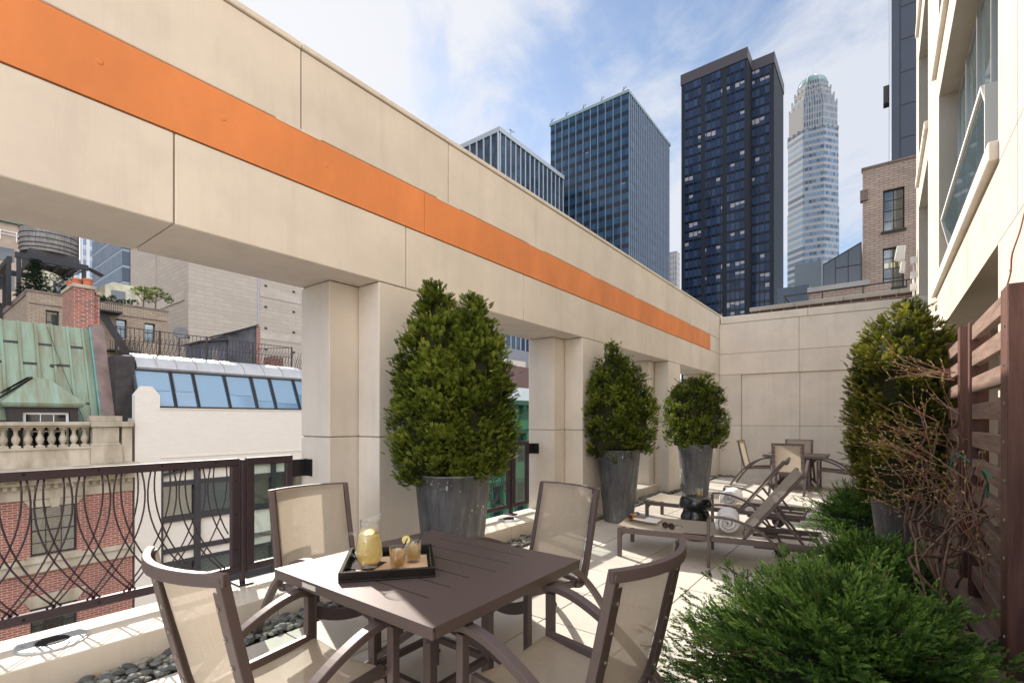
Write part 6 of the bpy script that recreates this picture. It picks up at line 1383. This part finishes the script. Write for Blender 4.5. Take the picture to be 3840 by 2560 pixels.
# ---------------------------------------------------------------- midtown towers
def fins(t, m, pts, w, d, z0, z1, axis, name='fin'):
    for (x, y) in pts:
        q = MB(); q.box(x-w/2, x+w/2, y-d, y, z0, z1) if axis == 'y' else q.box(x, x+d, y-w/2, y+w/2, z0, z1); q.build(name, m, t)
def towers():
    wf = mat('white_fin', (.34, .36, .37), .6); gf = mat('silver_fin', (.23, .26, .31), .5, metal=.2)
    t = empty('dark_glass_tower', (-103, 135, GZ), 'low dark tower with widely spaced white fins just above the orange-banded wall', 'skyscraper')
    MB().box(-118, -94.06, 116.95, 154.6, GZ, 90.5).build('curtain_wall', curtain('dark_panel_grid', 2.7, 3.7, (.014, .026, .042), (.04, .07, .11), (.01, .013, .018), (.03, .045, .07), mf=.06, sf=.30, rough=.09), t)
    MB().box(-118.5, -93.6, 116.5, 155, 90.51, 92.0).build('roof_rim', wf, t)
    fins(t, wf, [(-94.05, 117.2+2.67*k) for k in range(15)], .34, .25, GZ, 90.5, 'x'); fins(t, wf, [(-94.3-2.95*k, 116.94) for k in range(9)], .42, .5, GZ, 90.5, 'y')
    q = MB(); q.tube([(-95, 124, 92), (-95, 124, 95)], .1, 5, (1, 0, 0)); q.tube([(-95, 123, 94.6), (-95, 126, 94.9)], .1, 5); q.build('antenna', M('dark_trim'), t)
    t = empty('finned_office_tower', (-86, 180, GZ), 'blue-black office tower with fine silver fins, left of the taller dark tower', 'skyscraper')
    MB().box(-102.9, -70.6, 160, 201.8, GZ, 116.2).build('curtain_wall', curtain('blue_black_glass', 1.45, 3.9, (.014, .045, .082), (.030, .080, .140), (.006, .014, .024), (.008, .016, .028), mf=.10, sf=.42, litc=(.16, .17, .18), lit=.10, rough=.09), t)
    MB().box(-103.3, -70.2, 159.6, 202.2, 116.21, 117.2).build('roof_rim', mat('green_grey_rim', (.22, .28, .27), .6), t)
    fins(t, gf, [(-73.2-3.05*k, 159.99) for k in range(10)], .16, .35, GZ, 116.2, 'y'); fins(t, gf, [(-70.59, 160.6+1.72*k) for k in range(24)], .26, .35, GZ, 116.2, 'x')
    for x in (-72, -80.5, -88, -95.5, -102): q = MB(); q.tube([(x-.8, 159.8, 117.6), (x+.9, 159.8, 118.6)], .1, 5); q.tube([(x-.2, 159.8, 117.2), (x-.2, 159.8, 118.8)], .1, 5, (1, 0, 0)); q.build('window_cleaning_davit', M('dark_trim'), t)
    t = empty('tallest_dark_tower', (-57, 230, GZ), 'tall near-black slab tower in two stepped volumes with pale lit window blinds', 'skyscraper')
    cm = curtain('navy_glass_grid', 1.9, 4.15, (.012, .022, .050), (.034, .058, .11), (.005, .006, .010), (.006, .009, .018), mf=.17, sf=.28, litc=(.30, .28, .29), lit=.24, rough=.08, bay=4.6, fspec=.35)
    side = curtain('ribbed_black_side', .8, 4.15, (.005, .006, .010), (.008, .009, .014), (.010, .011, .015), (.005, .006, .009), mf=.35, sf=.2, rough=.5, fspec=.2)
    MB().box(-70.93, -43.97, 217.99, 245, GZ, 150.6).build('curtain_wall', cm, t); MB().box(-43.96, -35.6, 227.34, 252.4, GZ, 150.6).build('curtain_wall', cm, t)
    MB().box(-43.969, -43.93, 218.02, 227.3, GZ, 150.55).build('ribbed_side', side, t); MB().box(-35.59, -35.55, 227.4, 252.35, GZ, 150.55).build('ribbed_side', side, t)
    bz = mat('bronze_cornice', (.055, .045, .048), .5)
    MB().box(-71.2, -43.7, 217.7, 245.3, 150.61, 155.2).build('cornice_band', bz, t); MB().box(-43.69, -35.3, 227.1, 252.7, 150.61, 155.0).build('cornice_band', bz, t)
    q = MB(); q.box(-43.9, -43.68, 217.7, 245.3, 155.21, 155.5); q.box(-35.5, -35.28, 227, 252.7, 155.01, 155.4); q.build('edge_flashing', wf, t)
    # octagonal stone tower with a copper dome
    t = empty('domed_stone_tower', (-39.6, 412, GZ), 'slender pale stone tower with setbacks and a green ribbed dome', 'skyscraper', rz=R(8))
    sm = curtain('stone_and_window_grid', 2.3, 4.6, (.02, .045, .08), (.13, .20, .27), (.20, .20, .205), (.24, .235, .235), mf=.12, sf=.44, rough=.3, fspec=.3)
    sm2 = curtain('stone_pier_grid', 1.5, 4.6, (.025, .05, .075), (.10, .16, .21), (.26, .25, .24), (.20, .195, .19), mf=.42, sf=.30, rough=.4, fspec=.3)
    def octo(r, z0, z1, name, m, rx=1.0, off=(0, 0)):
        q = MB(); p = [(off[0]+r*rx*math.cos(R(22.5+45*k)), off[1]+r*math.sin(R(22.5+45*k))) for k in range(8)]; q.prism(p, z0-GZ, z1-GZ, 2); return q.build(name, m, t, world=False)
    octo(17.0, GZ, 150, 'shaft', sm); octo(16.6, 150.01, 205, 'shaft', sm); octo(16.0, 205.01, 224, 'upper_shaft', sm2); octo(14.2, 224.01, 230, 'setback', sm2); octo(12.2, 230.01, 236, 'setback', sm2); octo(10.4, 236.01, 241.5, 'setback', sm2)
    gd = mat('green_dome_copper', (.14, .23, .21), .5, var=.2, vscale=.3)
    MB().lathe([(9.4*math.cos(R(a)), 241.5-GZ+8.2*math.sin(R(a))) for a in range(0, 91, 9)][:-1]+[(.05, 249.7-GZ)], 32).build('dome', gd, t, smooth=True, world=False)
    rb = MB()
    for k in range(8):
        a0 = R(22.5+45*k); rb.tube([(9.5*math.cos(R(a))*math.cos(a0), 9.5*math.cos(R(a))*math.sin(a0), 241.5-GZ+8.4*math.sin(R(a))) for a in range(0, 91, 10)], .42, 5)
    rb.tube([(0, 0, 249-GZ), (0, 0, 257-GZ)], .18, 5, (1, 0, 0)); rb.tube([(-3, 0, 248-GZ), (-3, 0, 254-GZ)], .15, 5, (1, 0, 0)); rb.build('dome_rib', wf, t, world=False)
    pp = []
    for (r, z) in ((16.0, 224), (14.2, 230), (12.2, 236), (16.9, 205)):
        for k in range(8):
            a0, a1 = R(22.5+45*k), R(67.5+45*k)
            for s in (.0, .33, .66): x = r*(math.cos(a0)*(1-s)+math.cos(a1)*s); y = r*(math.sin(a0)*(1-s)+math.sin(a1)*s); pp.append(MB().cbox((x*.97, y*.97, z+1-GZ), (.9, .9, 2.0)))
    parts_each('parapet_pier', pp, mat('pale_stone', (.27, .25, .24), .8), t, world=False)
    boxbuilding('slim_beige_tower', -113, -106.5, 318, 324, 112, curtain('beige_piers', 1.6, 3.6, (.16, .17, .19), (.24, .26, .28), (.46, .40, .36), (.38, .34, .31), mf=.45, sf=.35, rough=.4), 'slim pale beige tower peeping out behind the finned tower')
    t = empty('grey_balcony_block', (-16, 142, GZ), 'blue-grey blank-sided block with balconies at the foot of the domed tower', 'building')
    MB().box(-20.5, -13.7, 136, 150, GZ, 34).build('walls', mat('blue_grey_render', (.14, .17, .20), .85, var=.1, vscale=.4), t); MB().box(-18, -12.0, 146, 156, GZ, 42).build('rear_volume', mat('grey_render', (.22, .24, .25), .85), t)
    for k in range(12): MB().box(-13.69, -11.2, 137, 148, 3.5+2.6*k, 3.7+2.6*k).build('balcony', M('concrete'), t)
    t = boxbuilding('dark_panelled_tower', 1.25, 34, 89, 120, 84, mat('dark_blue_grey_cladding', (.050, .058, .078), .55, var=.08, vscale=.2), 'dark blue-grey panelled tower at the right edge of the sky')
    q = MB()
    for k in range(18): q.box(2.2, 34, 88.96, 88.995, 84-4.7*k, 84.09-4.7*k)
    for x in (2.2, 8, 14, 20): q.box(x, x+.1, 88.95, 88.99, GZ, 84)
    q.build('panel_joint', M('dark_trim'), t); MB().box(1.0, 1.24, 88.8, 89.6, GZ, 84).build('corner_channel', M('alu'), t); MB().box(.3, 1.2, 89, 90.5, 47.5, 50).build('wall_box', M('dark_trim'), t)
towers()

# ---------------------------------------------------------------- neighbours behind the end wall
def behind_end_wall():
    t = empty('brown_brick_parapet', (-.2, 15.2, 2), 'dark brown brick parapet with grey stone coping just behind the end wall', 'wall')
    MB().box(-2.9, 4, 15.0, 15.35, -.3, 4.49).build('brickwork', M('darkbrick'), t)
    q = MB(); x = -2.95
    while x < 4: q.box(x, min(x+1.1, 4.02)-.008, 14.95, 15.40, 4.491, 4.60); x += 1.1
    bev(q.build('coping', M('concrete'), t), .008, 1)
    t = empty('pipe_railing', (-.6, 15.2, 4.6), 'thin dark pipe railing on the brick parapet coping', 'railing')
    q = MB(); q.tube([(-2.12, 15.2, 4.85), (3.5, 15.2, 4.85)], .016, 6, (0, 0, 1)); q.tube([(-2.12, 15.2, 4.845), (-2.12, 16.6, 4.845)], .016, 6, (0, 0, 1)); q.build('rail', M('dark_trim'), t)
    for x in (-2.1, -1.23, -.36, .5, 1.4, 2.3): MB().tube([(x, 15.2, 4.60), (x, 15.2, 4.84)], .018, 6, (1, 0, 0)).build('post', M('grille'), t)
    t = empty('tan_brick_building', (3, 28, GZ), 'tan brick building with two dark multi-pane windows above the end wall', 'building')
    wn = [(.07, .73, 8.83, 10.45), (.06, .71, 6.59, 8.17), (2.2, 2.9, 8.83, 10.45), (2.2, 2.9, 6.59, 8.17)]
    MB().pierced(-.58, 9, GZ, 11.45, wn, 0, .3, lambda u, w, d: (u, 24+d, w)).build('brick_wall', M('tanbrick'), t); MB().box(-.57, 9, 24.31, 33, GZ, 11.3).build('rear_body', M('tanbrick'), t)
    q = MB(); q.box(-.62, 9, 23.96, 24.34, 11.451, 11.53); q.box(-.66, -.40, 23.9, 24.2, 10.2, 10.62); q.build('coping', M('brownstone'), t)
    for i, (a, b, z0, z1) in enumerate(wn):
        w = MB(); y = 24.12
        for c in ((a, b, z0, z0+.05), (a, b, z1-.05, z1), (a, a+.045, z0+.05, z1-.05), (b-.045, b, z0+.05, z1-.05), ((a+b)/2-.018, (a+b)/2+.018, z0+.05, z1-.05)): w.box(c[0]+.001, c[1]-.001, y, y+.05, c[2]+.001, c[3]-.001)
        for k in (1, 2, 3): z = z0+(z1-z0)*k/4; w.box(a+.05, b-.05, y+.004, y+.04, z-.014, z+.014)
        o = w.build('window', M('dark_trim'), t); MB().box(a+.01, b-.01, y+.02, y+.028, z0+.01, z1-.01).build('pane', M('winglass'), o)
        bl = MB(); z = z0+.05
        while z < z1-.05: bl.box(a+.02, b-.02, y+.12, y+.13, z, z+.012 if i % 2 == 0 else z+.022); z += .034
        bl.build('venetian_blind', mat_once('grey_blind', (.30, .30, .28), .7), o); MB().box(a-.1, b+.1, y+.5, y+.52, z0-.1, z1+.1).build('room_behind', M('dimroom'), o)
        if i == 1:
            q = MB()
            for x in (a+.05, a+.25, a+.50): q.box(x, x+.13, y+.10, y+.105, z0+.83, z0+1.03)
            q.build('glowing_square', mat('warm_light', (.5, .4, .2), .6, emit=(1, .75, .35), estr=.7), o)  # yellow light on the blind, put in as glowing squares
        MB().box(a-.06, b+.06, 23.93, 24.0, z0-.09, z0-.002).build('sill', M('dark_trim'), t)
    t = empty('sloped_skylight', (-1.25, 23.8, 6.8), 'dark sloping glass skylight leaning against the tan brick building', 'skylight')
    MB().prism([(-1.9, 6.86), (-1.9, 7.82), (-.605, 8.48), (-.605, 6.86)], 23.7, 25.8, 1).build('glazing', mat('smoked_glass', (.035, .045, .06), .12, spec=.8), t)
    q = MB()
    for x, z in ((-1.9, 7.82), (-1.47, 8.04), (-1.04, 8.26), (-.62, 8.47)): q.box(x-.012, x+.012, 23.68, 23.70, 6.86, z)
    q.bar([(-1.9, 23.69, 7.83), (-.605, 23.69, 8.49)], .03, .03, (0, 1, 0)); q.box(-1.45, -.62, 23.68, 23.70, 7.60, 7.63); q.box(-1.9, -.62, 23.68, 23.70, 6.86, 6.89); q.build('glazing_bar', M('dark_trim'), t)
    t = empty('low_tan_parapet', (-1, 23.4, 2), 'low tan brick parapet in front of the sloping skylight', 'wall')
    MB().box(-2.35, .3, 23.2, 23.6, GZ, 6.62).build('brickwork', M('tanbrick'), t); MB().box(-2.4, -.35, 23.15, 23.65, 6.621, 6.84).build('coping', M('concrete'), t)
behind_end_wall()
